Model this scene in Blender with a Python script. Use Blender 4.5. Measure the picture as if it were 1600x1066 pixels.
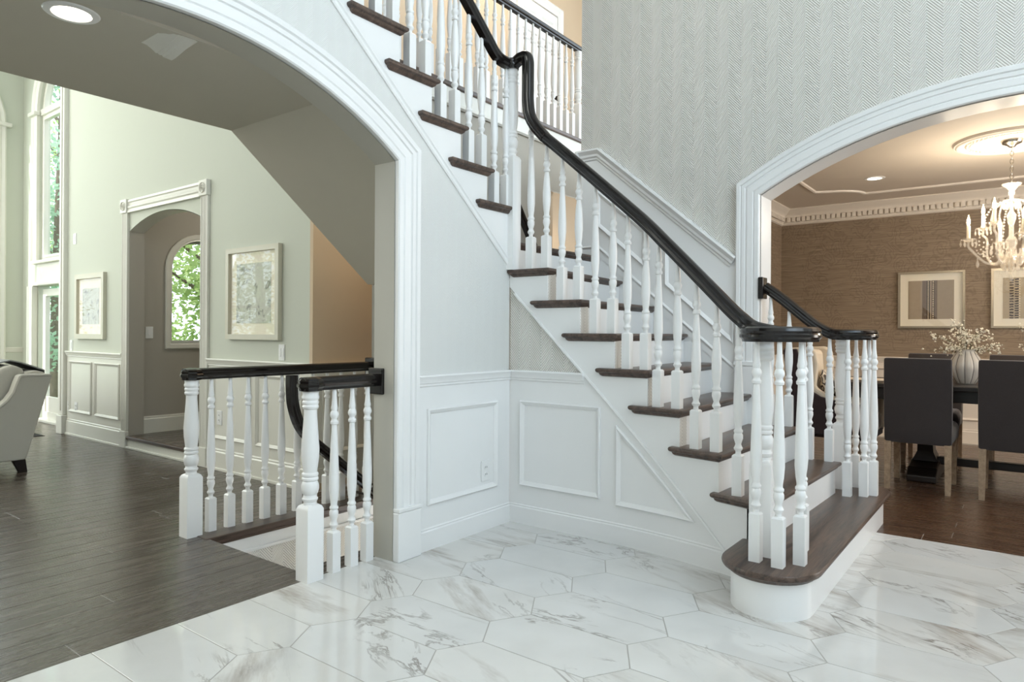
import bpy, bmesh, math, random
from mathutils import Vector, Matrix
random.seed(7)
PI = math.pi
scene = bpy.context.scene
COL = scene.collection
for o in list(bpy.data.objects): bpy.data.objects.remove(o)

# ------------------------------------------------------------------ camera, world, lights, exposure
F = 1060.2; YAW = math.radians(37.195); ROLL = 0.0061; CAMLOC = Vector((2.457, -3.21, 1.12))
cd = bpy.data.cameras.new('camera'); cam = bpy.data.objects.new('camera', cd); COL.objects.link(cam)
cd.sensor_width = 36; cd.lens = F / 1600 * 36; cd.shift_y = -13.03 / 1600; cd.clip_end = 200; cd.clip_start = .05
fw = Vector((-math.sin(YAW), math.cos(YAW), 0)); r0 = Vector((math.cos(YAW), math.sin(YAW), 0)); up0 = Vector((0, 0, 1))
R_ = (r0 * math.cos(ROLL) + up0 * math.sin(ROLL)); U_ = R_.cross(fw)
cam.matrix_world = Matrix(((R_.x, U_.x, -fw.x, CAMLOC.x), (R_.y, U_.y, -fw.y, CAMLOC.y), (R_.z, U_.z, -fw.z, CAMLOC.z), (0, 0, 0, 1)))
scene.camera = cam

world = bpy.data.worlds.new('sky'); scene.world = world; world.use_nodes = True
bg = world.node_tree.nodes['Background']; bg.inputs[0].default_value = (.80, .91, 1.0, 1); bg.inputs[1].default_value = 4.0

def area(name, loc, target, sx, sy, power, color):
    l = bpy.data.lights.new(name, 'AREA'); l.shape = 'RECTANGLE'; l.size = sx; l.size_y = sy; l.energy = power; l.color = color
    o = bpy.data.objects.new(name, l); COL.objects.link(o); o.location = loc
    o.rotation_euler = (Vector(target) - Vector(loc)).to_track_quat('-Z', 'Z').to_euler()
    return o
def sun(name, direction, power, color, angle):
    l = bpy.data.lights.new(name, 'SUN'); l.energy = power; l.color = color; l.angle = angle
    o = bpy.data.objects.new(name, l); COL.objects.link(o); o.location = (0, 0, 20)
    o.rotation_euler = Vector(direction).to_track_quat('-Z', 'Y').to_euler()
sun('sun', (.35, .75, -.9), 6.0, (1, .96, .88), .02)
# daylight at the windows, plus added fill lights on windowless walls
area('daylight_front_windows', (5.12, -1.9, 3.75), (0, -1.2, 2.0), 4.6, 2.5, 82, (.60, .81, 1.0))
area('fill_foyer_side', (2.4, -5.1, 4.7), (1.6, 0, 4.2), 3.8, 1.4, 28, (1.0, .92, .84))  # added fill before the closed wall behind the camera, no window there
area('daylight_living_tall_windows', (-7.7, -2.6, 3.95), (-1, -2.0, 1.2), 4.2, 2.4, 190, (.97, 1.0, .95))
area('fill_living_rear', (-4.2, -5.1, 2.4), (-3.6, 0, 1.6), 5.0, 3.2, 150, (1.0, 1.0, .95))  # added light to brighten the living room; the rear wall is solid
area('fill_dining_right', (4.8, 3.3, 1.5), (1.5, 3.3, 1.0), 2.2, 1.8, 85, (1.0, .94, .88))  # unseen light added for the dining room, its right wall has no opening
scene.view_settings.view_transform = 'Standard'; scene.view_settings.look = 'None'
scene.view_settings.exposure = 0.0; scene.view_settings.gamma = 1; scene.view_settings.use_curve_mapping = False

# ------------------------------------------------------------------ materials
MATS = {}
def lin(c):
    return tuple(((v / 255) / 12.92 if v / 255 <= .04045 else ((v / 255 + .055) / 1.055) ** 2.4) for v in c)
class NT:
    def __init__(s, name, rough=.5, metal=0):
        s.m = bpy.data.materials.new(name); s.m.use_nodes = True; s.t = s.m.node_tree; s.b = s.t.nodes['Principled BSDF']
        s.b.inputs['Roughness'].default_value = rough; s.b.inputs['Metallic'].default_value = metal; MATS[name] = s.m
    def n(s, typ, ins={}, **kw):
        x = s.t.nodes.new(typ)
        for k, v in kw.items(): setattr(x, k, v)
        for k, v in ins.items():
            if hasattr(v, 'is_linked') or isinstance(v, bpy.types.NodeSocket): s.t.links.new(v, x.inputs[k])
            else: x.inputs[k].default_value = v
        return x
    def math(s, op, a, b=0., c=None):
        ins = {0: a, 1: b}
        if c is not None: ins[2] = c
        return s.n('ShaderNodeMath', ins, operation=op).outputs[0]
    def mix(s, f, a, b):
        x = s.t.nodes.new('ShaderNodeMix'); x.data_type = 'RGBA'
        for k, v in ((0, f), (6, a), (7, b)):
            if isinstance(v, bpy.types.NodeSocket): s.t.links.new(v, x.inputs[k])
            else: x.inputs[k].default_value = v if k == 0 else (*v[:3], 1)
        return x.outputs[2]
    def ramp(s, f, stops):
        x = s.n('ShaderNodeValToRGB', {0: f}); e = x.color_ramp.elements
        while len(e) < len(stops): e.new(.5)
        for i, (p, c) in enumerate(stops): e[i].position = p; e[i].color = (*c, 1) if len(c) == 3 else c
        return x.outputs[0]
    def co(s): return s.n('ShaderNodeTexCoord').outputs['Object']
    def scaled(s, v, sc, off=None):
        ins = {'Vector': v, 'Scale': sc}
        if off is not None: ins['Location'] = off
        return s.n('ShaderNodeMapping', ins).outputs[0]
    def noise(s, v, scale, detail=3, rough=.5, dist=0):
        return s.n('ShaderNodeTexNoise', {'Vector': v, 'Scale': scale, 'Detail': detail, 'Roughness': rough, 'Distortion': dist}).outputs[0]
    def set(s, k, v):
        if isinstance(v, bpy.types.NodeSocket): s.t.links.new(v, s.b.inputs[k])
        else: s.b.inputs[k].default_value = (*v, 1) if k in ('Base Color', 'Emission Color') and len(v) == 3 else v
    def bump(s, h, strength=.2, dist=.01):
        s.set('Normal', s.n('ShaderNodeBump', {'Height': h, 'Strength': strength, 'Distance': dist}).outputs[0])

def paint(name, rgb, rough=.4, var=.03, bump=.02):
    t = NT(name, rough); c = lin(rgb); v = t.noise(t.co(), 3.0, 2)
    t.set('Base Color', t.mix(v, tuple(x * (1 - var) for x in c), tuple(min(1, x * (1 + var)) for x in c)))
    if bump: t.bump(t.noise(t.co(), 90, 2), bump, .002)
    return t.m
WHITE = paint('white_gloss_paint', (240, 240, 238), .28)
WHITE_FLAT = paint('white_flat_paint', (236, 236, 233), .6)
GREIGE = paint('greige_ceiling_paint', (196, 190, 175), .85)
TAUPE = paint('taupe_wall_paint', (176, 170, 158), .8)
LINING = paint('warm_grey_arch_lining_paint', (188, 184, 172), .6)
CREAMTRIM = paint('cream_trim_paint', (226, 224, 214), .35)
PEACH = paint('peach_wall_paint', (214, 192, 164), .8)
DINCEIL = paint('dining_ceiling_paint', (214, 203, 188), .7)
DINTRIM = paint('dining_trim_paint', (230, 221, 208), .45)
BLACKRAIL = paint('black_gloss_lacquer', (24, 20, 19), .16, .05, 0)
PLASTIC = paint('white_plastic', (238, 238, 236), .3, .01, 0)
DARKSLOT = paint('dark_slot', (40, 38, 36), .6, 0, 0)
GREYFAB = paint('throw_grey_wool', (150, 152, 150), .9)
OUTLAWN = paint('lawn', (90, 130, 60), .9, .3)

def herring(name, base, dark, p=.078, q=.0165, st=.5):
    t = NT(name, .6); sep = t.n('ShaderNodeSeparateXYZ', {0: t.co()})
    u = t.math('ADD', sep.outputs[0], sep.outputs[1]); a = t.math('PINGPONG', u, p)
    v = t.math('ADD', sep.outputs[2], t.math('MULTIPLY', a, 1.15))
    s = t.math('SINE', t.math('MULTIPLY', v, 2 * PI / q))
    h = t.math('MULTIPLY_ADD', s, .5, .5)
    col_shade = t.math('GREATER_THAN', t.math('FRACT', t.math('DIVIDE', u, 2 * p)), .5)
    lo = t.mix(col_shade, lin(dark), tuple(.82 * x + .18 * y for x, y in zip(lin(dark), lin(base))))  # directional shading of alternate columns, put into the colour
    col = t.mix(h, lo, lin(base))
    t.set('Base Color', col); t.bump(h, st * 1.3, .004)
    return t.m
HERR = herring('herringbone_wallpaper', (243, 240, 233), (194, 190, 182))
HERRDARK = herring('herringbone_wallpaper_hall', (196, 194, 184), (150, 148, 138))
HERRFINE = herring('herringbone_wallpaper_fine', (229, 230, 226), (218, 218, 214), .039, .0085, .25)
def stripe():
    t = NT('striped_green_wallpaper', .75); sep = t.n('ShaderNodeSeparateXYZ', {0: t.co()})
    u = t.math('ADD', sep.outputs[0], sep.outputs[1]); a = t.math('PINGPONG', u, .05)
    v = t.math('SINE', t.math('MULTIPLY', t.math('ADD', sep.outputs[2], t.math('MULTIPLY', a, 1.2)), 2 * PI / .011))
    k = t.math('MULTIPLY_ADD', t.math('MULTIPLY', v, t.noise(t.co(), 40, 2)), .5, .5)
    t.set('Base Color', t.mix(k, lin((196, 199, 185)), lin((214, 217, 204)))); t.bump(k, .25, .002); return t.m
STRIPE = stripe()
def damask():
    t = NT('brown_damask_wallpaper', .55); c = t.co()
    streak = t.noise(t.scaled(c, (1.6, 1.6, 60)), 3, 4, .6)
    ds = t.n('ShaderNodeVectorMath', {0: c, 1: t.n('ShaderNodeVectorMath', {0: t.n('ShaderNodeTexNoise', {'Vector': c, 'Scale': 6., 'Detail': 2.}).outputs[1], 'Scale': .22}, operation='SCALE').outputs[0]}, operation='ADD').outputs[0]
    vor = t.n('ShaderNodeTexVoronoi', {'Vector': t.scaled(ds, (3.4, 3.4, 2.2)), 'Scale': 1.9}).outputs[0]
    ring = t.math('SINE', t.math('MULTIPLY', vor, 34.))
    orn = t.math('MULTIPLY', t.math('GREATER_THAN', ring, .45), t.math('GREATER_THAN', t.noise(t.scaled(c, (2, 2, 1.5)), 1.6, 2), .47))
    base = t.mix(t.ramp(streak, [(.28, (0, 0, 0)), (.72, (1, 1, 1))]), lin((116, 99, 80)), lin((164, 146, 124)))
    t.set('Base Color', t.mix(t.math('MULTIPLY', orn, .2), base, lin((74, 58, 46)))); t.bump(streak, .3, .003); return t.m
DAMASK = damask()
def marble():
    t = NT('white_marble_tile', .07); c = t.co(); rnd = t.n('ShaderNodeObjectInfo').outputs['Random']
    off = t.n('ShaderNodeCombineXYZ', {0: t.math('MULTIPLY', rnd, 37.), 1: t.math('MULTIPLY', rnd, 91.), 2: t.math('MULTIPLY', rnd, 53.)}).outputs[0]
    rot = t.n('ShaderNodeVectorRotate', {'Vector': c, 'Angle': t.math('MULTIPLY_ADD', rnd, .9, -.2)}, rotation_type='Z_AXIS').outputs[0]
    v = t.n('ShaderNodeVectorMath', {0: rot, 1: off}, operation='ADD').outputs[0]
    st = t.scaled(v, (1.5, 5., 1.))
    warp = t.noise(st, 1.1, 6, .62, .8)
    vein = t.math('ABSOLUTE', t.math('SUBTRACT', warp, .5))
    thin = t.math('SUBTRACT', 1., t.math('MINIMUM', t.math('MULTIPLY', vein, 42.), 1.))
    r2 = t.math('FRACT', t.math('MULTIPLY', rnd, 17.3)); r3 = t.math('FRACT', t.math('MULTIPLY', rnd, 41.7))
    patch = t.noise(t.scaled(v, (1.2, 3.5, 1)), 1.5, 2)
    amt = t.math('MULTIPLY', thin, t.math('MULTIPLY', t.ramp(patch, [(.50, (0, 0, 0)), (.62, (1, 1, 1))]), t.math('MULTIPLY_ADD', r2, .75, .12)))
    band = t.math('MULTIPLY', t.ramp(t.noise(t.scaled(v, (1.0, 4.2, 1)), 1.3, 5, .6), [(.52, (0, 0, 0)), (.68, (1, 1, 1))]), t.math('MULTIPLY', t.math('GREATER_THAN', r3, .38), 1.0))
    fine = t.noise(t.scaled(v, (4, 28, 1)), 2.2, 4, .7)
    bandc = t.math('MULTIPLY', band, t.math('MULTIPLY_ADD', fine, 1.4, -.1))
    base = t.mix(t.noise(v, 3., 4), lin((196, 196, 193)), lin((230, 230, 228)))
    base = t.mix(t.math('MULTIPLY', r3, .25), base, lin((226, 220, 208)))
    c1 = t.mix(bandc, base, lin((148, 134, 120))); c2 = t.mix(amt, c1, lin((112, 101, 91)))
    t.set('Base Color', c2); t.set('Specular IOR Level', .5); return t.m
MARBLE = marble(); GROUT = paint('grey_grout', (168, 165, 158), .8)
def wood(name, dark, light, rough=.22, axis='Y', spec=.5):
    t = NT(name, rough); c = t.co(); rnd = t.n('ShaderNodeObjectInfo').outputs['Random']
    off = t.n('ShaderNodeCombineXYZ', {0: t.math('MULTIPLY', rnd, 23.), 1: t.math('MULTIPLY', rnd, 61.), 2: 0.}).outputs[0]
    v = t.n('ShaderNodeVectorMath', {0: c, 1: off}, operation='ADD').outputs[0]
    sc = (22, 1.3, 22) if axis == 'Y' else (1.3, 22, 22)
    g = t.noise(t.scaled(v, sc), 1.6, 6, .62, .6)
    f = t.noise(t.scaled(v, tuple(k * 5 for k in sc)), 2, 3, .6)
    k = t.math('MULTIPLY_ADD', g, .75, t.math('MULTIPLY', f, .25))
    col = t.mix(t.ramp(k, [(.36, (0, 0, 0)), (.66, (1, 1, 1))]), lin(dark), lin(light))
    col = t.mix(t.math('MULTIPLY', rnd, .35), col, tuple(x * .62 for x in lin(light)))
    t.set('Base Color', col); t.bump(k, .08, .002); t.set('Roughness', t.math('MULTIPLY_ADD', g, .16, rough - .05)); t.set('Specular IOR Level', spec); return t.m
WOODGREY = wood('dark_grey_brown_oak', (58, 49, 42), (100, 90, 80), .24)
WOODDIN = wood('dark_brown_oak', (54, 38, 28), (100, 72, 53), .24, 'X')
WOODTREAD = wood('dark_stained_tread_oak', (34, 25, 21), (112, 92, 80), .3)
WOODTREADX = wood('dark_stained_tread_oak_across', (34, 25, 21), (112, 92, 80), .3, 'X')
WOODLEG = wood('limed_oak_leg', (142, 118, 94), (196, 170, 140), .55)
WOODBLACK = wood('ebony_table_wood', (20, 16, 14), (46, 38, 34), .3, 'X')
def cloth(name, a, b, scale=260, rough=.95):
    t = NT(name, rough); n1 = t.noise(t.co(), scale, 2); n2 = t.noise(t.co(), 5, 3)
    k = t.math('MULTIPLY_ADD', n1, .7, t.math('MULTIPLY', n2, .3)); t.set('Base Color', t.mix(k, lin(a), lin(b))); t.bump(n1, .2, .002)
    t.set('Sheen Weight', .25); return t.m
CHARCOAL = cloth('charcoal_linen', (44, 39, 38), (68, 61, 60))
AUBERGINE = cloth('dark_brown_upholstery', (40, 28, 30), (60, 46, 48))
CREAMFAB = cloth('cream_upholstery', (214, 198, 174), (234, 221, 200))
SOFAFAB = cloth('oatmeal_linen', (176, 172, 160), (206, 202, 190))
def paisley():
    t = NT('paisley_cushion_fabric', .9); v = t.n('ShaderNodeTexVoronoi', {'Vector': t.co(), 'Scale': 9.}).outputs[0]
    s = t.math('GREATER_THAN', t.math('SINE', t.math('MULTIPLY', v, 30.)), .2); t.set('Base Color', t.mix(s, lin((226, 214, 194)), lin((70, 62, 58)))); return t.m
PAISLEY = paisley()
t = NT('window_glass', .02); t.set('Base Color', (1, 1, 1)); t.set('Transmission Weight', 1.0); t.set('IOR', 1.45); t.set('Specular IOR Level', .4)
tr = t.n('ShaderNodeBsdfTransparent', {0: (1, 1, 1, 1)}); gl = t.n('ShaderNodeBsdfGlossy', {0: (1, 1, 1, 1), 1: .02})
mx = t.n('ShaderNodeMixShader', {0: .07, 1: tr.outputs[0], 2: gl.outputs[0]}); t.t.links.new(mx.outputs[0], t.t.nodes['Material Output'].inputs[0]); GLASS = t.m
t = NT('picture_glass', .02); tr = t.n('ShaderNodeBsdfTransparent', {0: (1, 1, 1, 1)}); gl = t.n('ShaderNodeBsdfGlossy', {0: (1, 1, 1, 1), 1: .02})
mx = t.n('ShaderNodeMixShader', {0: .045, 1: tr.outputs[0], 2: gl.outputs[0]}); t.t.links.new(mx.outputs[0], t.t.nodes['Material Output'].inputs[0]); PICGLASS = t.m
t = NT('crystal', .03); t.set('Base Color', (1, .97, .92)); t.set('Specular IOR Level', 1.); t.set('Coat Weight', 1.)
tr = t.n('ShaderNodeBsdfTransparent', {0: (1, .98, .94, 1)}); mx = t.n('ShaderNodeMixShader', {0: .26, 1: tr.outputs[0], 2: t.b.outputs[0]}); t.t.links.new(mx.outputs[0], t.t.nodes['Material Output'].inputs[0]); CRYSTAL = t.m
def metal(name, rgb, rough): 
    t = NT(name, rough, 1.0); t.set('Base Color', t.mix(t.noise(t.co(), 60, 2), tuple(.85 * x for x in lin(rgb)), lin(rgb))); return t.m
CHROME = metal('aged_chrome', (190, 184, 172), .25); BRONZE = metal('dark_bronze', (60, 52, 46), .35); SILVERFRAME = metal('silver_leaf_frame', (186, 176, 158), .4)
def glow(name, rgb, s):
    t = NT(name, .5); t.set('Base Color', lin(rgb)); t.set('Emission Color', lin(rgb)); t.set('Emission Strength', s)
    t.n('ShaderNodeTexNoise'); return t.m
LAMPGLOW = glow('lamp_glow', (255, 244, 224), 9.); FLAME = glow('bulb_glow', (255, 226, 170), 30.)
CANDLE = paint('ivory_candle_sleeve', (248, 238, 214), .5, .02, 0)
def leafmat(name, a, b):
    t = NT(name, .5); t.set('Base Color', t.mix(t.noise(t.co(), 1.7, 4), lin(a), lin(b)))
    tl = t.n('ShaderNodeBsdfTranslucent', {0: (*lin(b), 1)}); mx = t.n('ShaderNodeMixShader', {0: .4, 1: t.b.outputs[0], 2: tl.outputs[0]})
    t.t.links.new(mx.outputs[0], t.t.nodes['Material Output'].inputs[0]); return t.m
LEAF = leafmat('green_leaves', (84, 122, 62), (186, 206, 138)); LEAFB = leafmat('blue_green_leaves', (92, 128, 106), (170, 200, 176))
BARK = wood('tree_bark', (70, 60, 52), (120, 106, 92), .9)
PETAL = paint('white_petals', (244, 238, 220), .6, .03, 0); TWIG = paint('olive_twig', (96, 92, 58), .7, .2, 0)
def vasemat():
    t = NT('pale_glazed_ceramic', .25); t.set('Base Color', t.mix(t.noise(t.co(), 6, 3), lin((206, 198, 186)), lin((236, 230, 220)))); return t.m
VASE = vasemat(); VASELINE = paint('grey_glaze_line', (110, 106, 104), .3, .05, 0)
MATBOARD = paint('cream_mat_board', (240, 232, 212), .8, .01, 0)
def art_stripes(name, bgc, dk, n):
    t = NT(name, .8); sep = t.n('ShaderNodeSeparateXYZ', {0: t.n('ShaderNodeTexCoord').outputs['Generated']})
    x, z = sep.outputs[0], sep.outputs[2]; col = None
    c = lin(bgc); cur = t.mix(t.noise(t.co(), 30, 2), c, tuple(.85 * k for k in c))
    for (x0, x1, rgb, tick) in n:
        m = t.math('MULTIPLY', t.math('GREATER_THAN', x, x0), t.math('LESS_THAN', x, x1))
        if tick: m = t.math('MULTIPLY', m, t.math('GREATER_THAN', t.math('FRACT', t.math('ADD', t.math('MULTIPLY', z, tick), t.noise(t.co(), 25, 2))), .45))
        cur = t.mix(m, cur, lin(rgb))
    t.set('Base Color', cur); return t.m
ART1 = art_stripes('striped_textile_print', (166, 150, 126), 0, [(.31, .64, (116, 100, 84), 0), (.41, .425, (60, 50, 42), 0), (.43, .455, (206, 190, 160), 26), (.47, .485, (60, 50, 42), 0), (.49, .51, (196, 178, 148), 0), (.52, .53, (60, 50, 42), 0), (.535, .565, (206, 190, 160), 18), (.57, .58, (60, 50, 42), 0)])
ART2 = art_stripes('ticked_textile_print', (182, 166, 138), 0, [(.13, .21, (60, 46, 40), 15), (.23, .31, (52, 44, 48), 17), (.31, .34, (214, 202, 176), 17), (.48, .56, (60, 46, 40), 15), (.58, .66, (52, 44, 48), 17), (.80, .88, (60, 46, 40), 15)])
def sketch():
    t = NT('pale_ink_sketch_print', .7); c = t.n('ShaderNodeTexCoord').outputs['Generated']
    w = t.noise(t.scaled(c, (1.4, 1, 1.1)), 2.2, 3, .5, 1.2); v = t.math('ABSOLUTE', t.math('SUBTRACT', w, .5))
    k = t.math('SUBTRACT', 1., t.math('MINIMUM', t.math('MULTIPLY', v, 45.), 1.))
    col = t.mix(t.noise(c, 3, 2), lin((206, 206, 192)), lin((190, 192, 178))); t.set('Base Color', t.mix(t.math('MULTIPLY', k, .8), col, lin((98, 98, 92)))); return t.m
SKETCH = sketch()

# ------------------------------------------------------------------ geometry helpers
class MB:
    def __init__(s): s.v = []; s.f = []
    def add(s, vs, fs):
        b = len(s.v); s.v += [tuple(x) for x in vs]; s.f += [tuple(i + b for i in f) for f in fs]; return s
    def box(s, x0, x1, y0, y1, z0, z1):
        return s.add([(x0, y0, z0), (x1, y0, z0), (x1, y1, z0), (x0, y1, z0), (x0, y0, z1), (x1, y0, z1), (x1, y1, z1), (x0, y1, z1)],
                     [(0, 3, 2, 1), (4, 5, 6, 7), (0, 1, 5, 4), (1, 2, 6, 5), (2, 3, 7, 6), (3, 0, 4, 7)])
    def prism(s, poly, mp, h0, h1):
        n = len(poly); vs = [mp(u, z, h0) for u, z in poly] + [mp(u, z, h1) for u, z in poly]
        return s.add(vs, [tuple(range(n - 1, -1, -1)), tuple(range(n, 2 * n))] + [(i, (i + 1) % n, n + (i + 1) % n, n + i) for i in range(n)])
    def loops(s, loops, closed=True, cap=True, wrap=False):
        n = len(loops[0]); vs = [p for L in loops for p in L]; fs = []; m = len(loops)
        for i in range(m if wrap else m - 1):
            for j in range(n if closed else n - 1):
                a, b = i * n + j, i * n + (j + 1) % n; c, d = ((i + 1) % m) * n + (j + 1) % n, ((i + 1) % m) * n + j
                fs.append((a, b, c, d))
        if cap and not wrap: fs += [tuple(range(n - 1, -1, -1)), tuple(range((m - 1) * n, m * n))]
        return s.add(vs, fs)
    def lathe(s, prof, c=(0, 0, 0), seg=16, fx=None):
        L = []
        for (r, z) in prof:
            r = max(r, 1e-4); L.append([(c[0] + r * (fx(a, z) if fx else 1) * math.cos(a), c[1] + r * (fx(a, z) if fx else 1) * math.sin(a), c[2] + z) for a in [2 * PI * k / seg for k in range(seg)]])
        return s.loops(L)
    def tube(s, pts, r, seg=8, r1=None):
        pts = [Vector(p) for p in pts]; L = []; n = len(pts); ref = None
        for i, p in enumerate(pts):
            t = (pts[min(i + 1, n - 1)] - pts[max(i - 1, 0)]).normalized()
            if ref is None: ref = Vector((0, 0, 1)) if abs(t.z) < .9 else Vector((1, 0, 0))
            a = t.cross(ref).normalized(); b = a.cross(t).normalized(); ref = b
            rr = r if r1 is None else r + (r1 - r) * i / max(1, n - 1)
            L.append([tuple(p + a * rr * math.cos(q) + b * rr * math.sin(q)) for q in [2 * PI * k / seg for k in range(seg)]])
        return s.loops(L)
    def mesh(s, name, smooth=None, bevel=0):
        me = bpy.data.meshes.new(name); me.from_pydata(s.v, [], s.f); bm = bmesh.new(); bm.from_mesh(me)
        bmesh.ops.recalc_face_normals(bm, faces=bm.faces)
        if bevel: bmesh.ops.bevel(bm, geom=[e for e in bm.edges if len(e.link_faces) == 2 and e.calc_face_angle(0) > .6], offset=bevel, segments=2, affect='EDGES', profile=.5)
        if smooth is not None:
            for f in bm.faces: f.smooth = True
            for e in bm.edges:
                if len(e.link_faces) == 2 and e.calc_face_angle(0) > smooth: e.smooth = False
        bm.to_mesh(me); bm.free(); return me
    def build(s, name, mat, parent=None, smooth=None, bevel=0):
        return link(name, s.mesh(name, smooth, bevel), mat, parent)
WM = {}
def link(name, me, mat, parent=None, loc=None):
    if mat is not None and not me.materials: me.materials.append(mat)
    o = bpy.data.objects.new(name, me); COL.objects.link(o)
    if loc: o.location = loc
    if parent is not None:
        o.parent = parent; o.matrix_parent_inverse = WM.get(parent.name, Matrix.Identity(4)).inverted()
    WM[o.name] = Matrix.Translation(loc) if loc else Matrix.Identity(4)
    return o
def thing(name, label, cat, loc=(0, 0, 0), group=None):
    o = bpy.data.objects.new(name, None); COL.objects.link(o); o.location = loc; o.empty_display_size = .1; WM[o.name] = Matrix.Translation(loc)
    return tag(o, label, cat, group)
def tag(o, label, cat, group=None):
    o['label'] = label; o['category'] = cat
    if group: o['group'] = group
    return o
def struct(o, label=None):
    o['kind'] = 'structure'
    if label: o['label'] = label
    return o
def dup(root, loc, rz, label):
    r = root.copy(); COL.objects.link(r); r.location = loc; r.rotation_euler = (0, 0, rz); r['label'] = label
    for ch in list(root.children):
        c = ch.copy(); COL.objects.link(c); c.parent = r
        for g in list(ch.children):
            d = g.copy(); COL.objects.link(d); d.parent = c
    return r
def off(pts, d, closed):
    n = len(pts); out = []
    for i in range(n):
        p = Vector(pts[i]); e = []
        if closed or i > 0: a = (p - Vector(pts[i - 1])).normalized(); e.append(Vector((-a.y, a.x)))
        if closed or i < n - 1: a = (Vector(pts[(i + 1) % n]) - p).normalized(); e.append(Vector((-a.y, a.x)))
        if len(e) == 1: nn = e[0]
        else:
            nn = e[0] + e[1]; nn = nn / max(.3, nn.dot(e[0])) if nn.length > 1e-6 else e[0]
        out.append(tuple(p + nn * d))
    return out
def mould(name, pts, prof, mp, mat, parent, closed=False, smooth=.5):
    rings = [[mp(u, z, h) for (u, z) in off(pts, d, closed)] for (d, h) in prof]; n = len(pts)
    L = [[rings[j][i] for j in range(len(prof))] for i in range(n)]
    return MB().loops(L, closed=True, cap=not closed, wrap=closed).build(name, mat, parent, smooth)
def arc_pts(c, z0, half, rise, n=28):
    R = (half * half + rise * rise) / (2 * rise); zc = z0 + rise - R; a = math.asin(half / R)
    return [(c + R * math.sin(-a + 2 * a * k / n), zc + R * math.cos(-a + 2 * a * k / n)) for k in range(n + 1)]
def arch_path(c, z0, half, rise, zb=0): return [(c - half, zb)] + arc_pts(c, z0, half, rise) + [(c + half, zb)]

CASING = [(0, 0), (0, .022), (.006, .028), (.03, .028), (.036, .022), (.042, .028), (.075, .03), (.08, .023), (.086, .023), (.09, .031), (.108, .033), (.112, .026), (.118, .036), (.138, .038), (.146, .03), (.15, 0)]
PANELM = [(0, 0), (0, .012), (.006, .018), (.012, .014), (.02, .01), (.026, .004), (.026, 0)]
CHAIRR = [(0, 0), (0, .03), (-.008, .034), (-.016, .03), (-.03, .022), (-.042, .02), (-.046, .012), (-.056, .014), (-.064, .004), (-.064, 0)]
BASEB = [(0, .0), (0, .004), (-.008, .012), (-.014, .01), (-.02, .016), (-.12, .018), (-.12, 0)]

# ------------------------------------------------------------------ floors
def inside_clip(poly, xmin, xmax, ymin, ymax):
    def clip(P, f, g):
        out = []
        for i in range(len(P)):
            a, b = P[i], P[(i + 1) % len(P)]
            if f(a): out.append(a)
            if f(a) != f(b): out.append(g(a, b))
        return out
    def ix(v): return lambda a, b: (v, a[1] + (b[1] - a[1]) * (v - a[0]) / (b[0] - a[0]))
    def iy(v): return lambda a, b: (a[0] + (b[0] - a[0]) * (v - a[1]) / (b[1] - a[1]), v)
    for f, g in ((lambda p: p[0] >= xmin, ix(xmin)), (lambda p: p[0] <= xmax, ix(xmax)), (lambda p: p[1] >= ymin, iy(ymin)), (lambda p: p[1] <= ymax, iy(ymax))):
        poly = clip(poly, f, g)
        if len(poly) < 3: return []
    return poly
MX0, MX1, MY0, MY1 = -.125, 5.2, -5.2, 1.11
foyer_floor = struct(MB().box(MX0, MX1, MY0, MY1, -.12, -.0012).build('floor', GROUT), 'polished white marble foyer floor of long hexagonal tiles')
def tile_mesh(poly):
    g = off(poly, .0016, True); g2 = off(poly, .0028, True)
    return MB().loops([[(x, y, -.009) for x, y in g], [(x, y, -.0006) for x, y in g], [(x, y, 0) for x, y in g2]]).mesh('marble_tile')
hexa = [(-.301, 0), (-.212, -.15), (.212, -.15), (.301, 0), (.212, .15), (-.212, .15)]
HEXME = tile_mesh(hexa); HEXME.materials.append(MARBLE)
for i in range(-2, 10):
    for j in range(-18, 8):
        cx, cy = .591 + .5135 * i, -.711 + .3005 * j + (.15 if i % 2 else 0)
        P = inside_clip([(cx + x, cy + y) for x, y in hexa], MX0, MX1, MY0, MY1)
        if len(P) < 3 or (cy > .35 and cx < 1.2) or cx > 4.2 or cy < -3.6: continue
        if cy > .2 and cx < 1.3: continue
        full = all(MX0 < cx + x < MX1 and MY0 < cy + y < MY1 for x, y in hexa)
        if full: o = link('marble_tile', HEXME, None, foyer_floor, (cx, cy, 0))
        else:
            ar = abs(sum(P[k][0] * P[(k + 1) % len(P)][1] - P[(k + 1) % len(P)][0] * P[k][1] for k in range(len(P)))) / 2
            if ar < .004: continue
            o = link('marble_tile', tile_mesh([(x - cx, y - cy) for x, y in P]), MARBLE, foyer_floor, (cx, cy, 0))
PW = .1346
def plank_mesh(w, l, axis, mat):
    m = MB(); b = .0012
    if axis == 'Y': m.loops([[(b, b, -.015), (w - b, b, -.015), (w - b, l - b, -.015), (b, l - b, -.015)], [(b, b, -.001), (w - b, b, -.001), (w - b, l - b, -.001), (b, l - b, -.001)], [(2 * b, 2 * b, 0), (w - 2 * b, 2 * b, 0), (w - 2 * b, l - 2 * b, 0), (2 * b, l - 2 * b, 0)]])
    else: m.loops([[(b, b, -.015), (l - b, b, -.015), (l - b, w - b, -.015), (b, w - b, -.015)], [(b, b, -.001), (l - b, b, -.001), (l - b, w - b, -.001), (b, w - b, -.001)], [(2 * b, 2 * b, 0), (l - 2 * b, 2 * b, 0), (l - 2 * b, w - 2 * b, 0), (2 * b, w - 2 * b, 0)]])
    me = m.mesh('plank'); me.materials.append(mat); return me
PLC = {}
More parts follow.
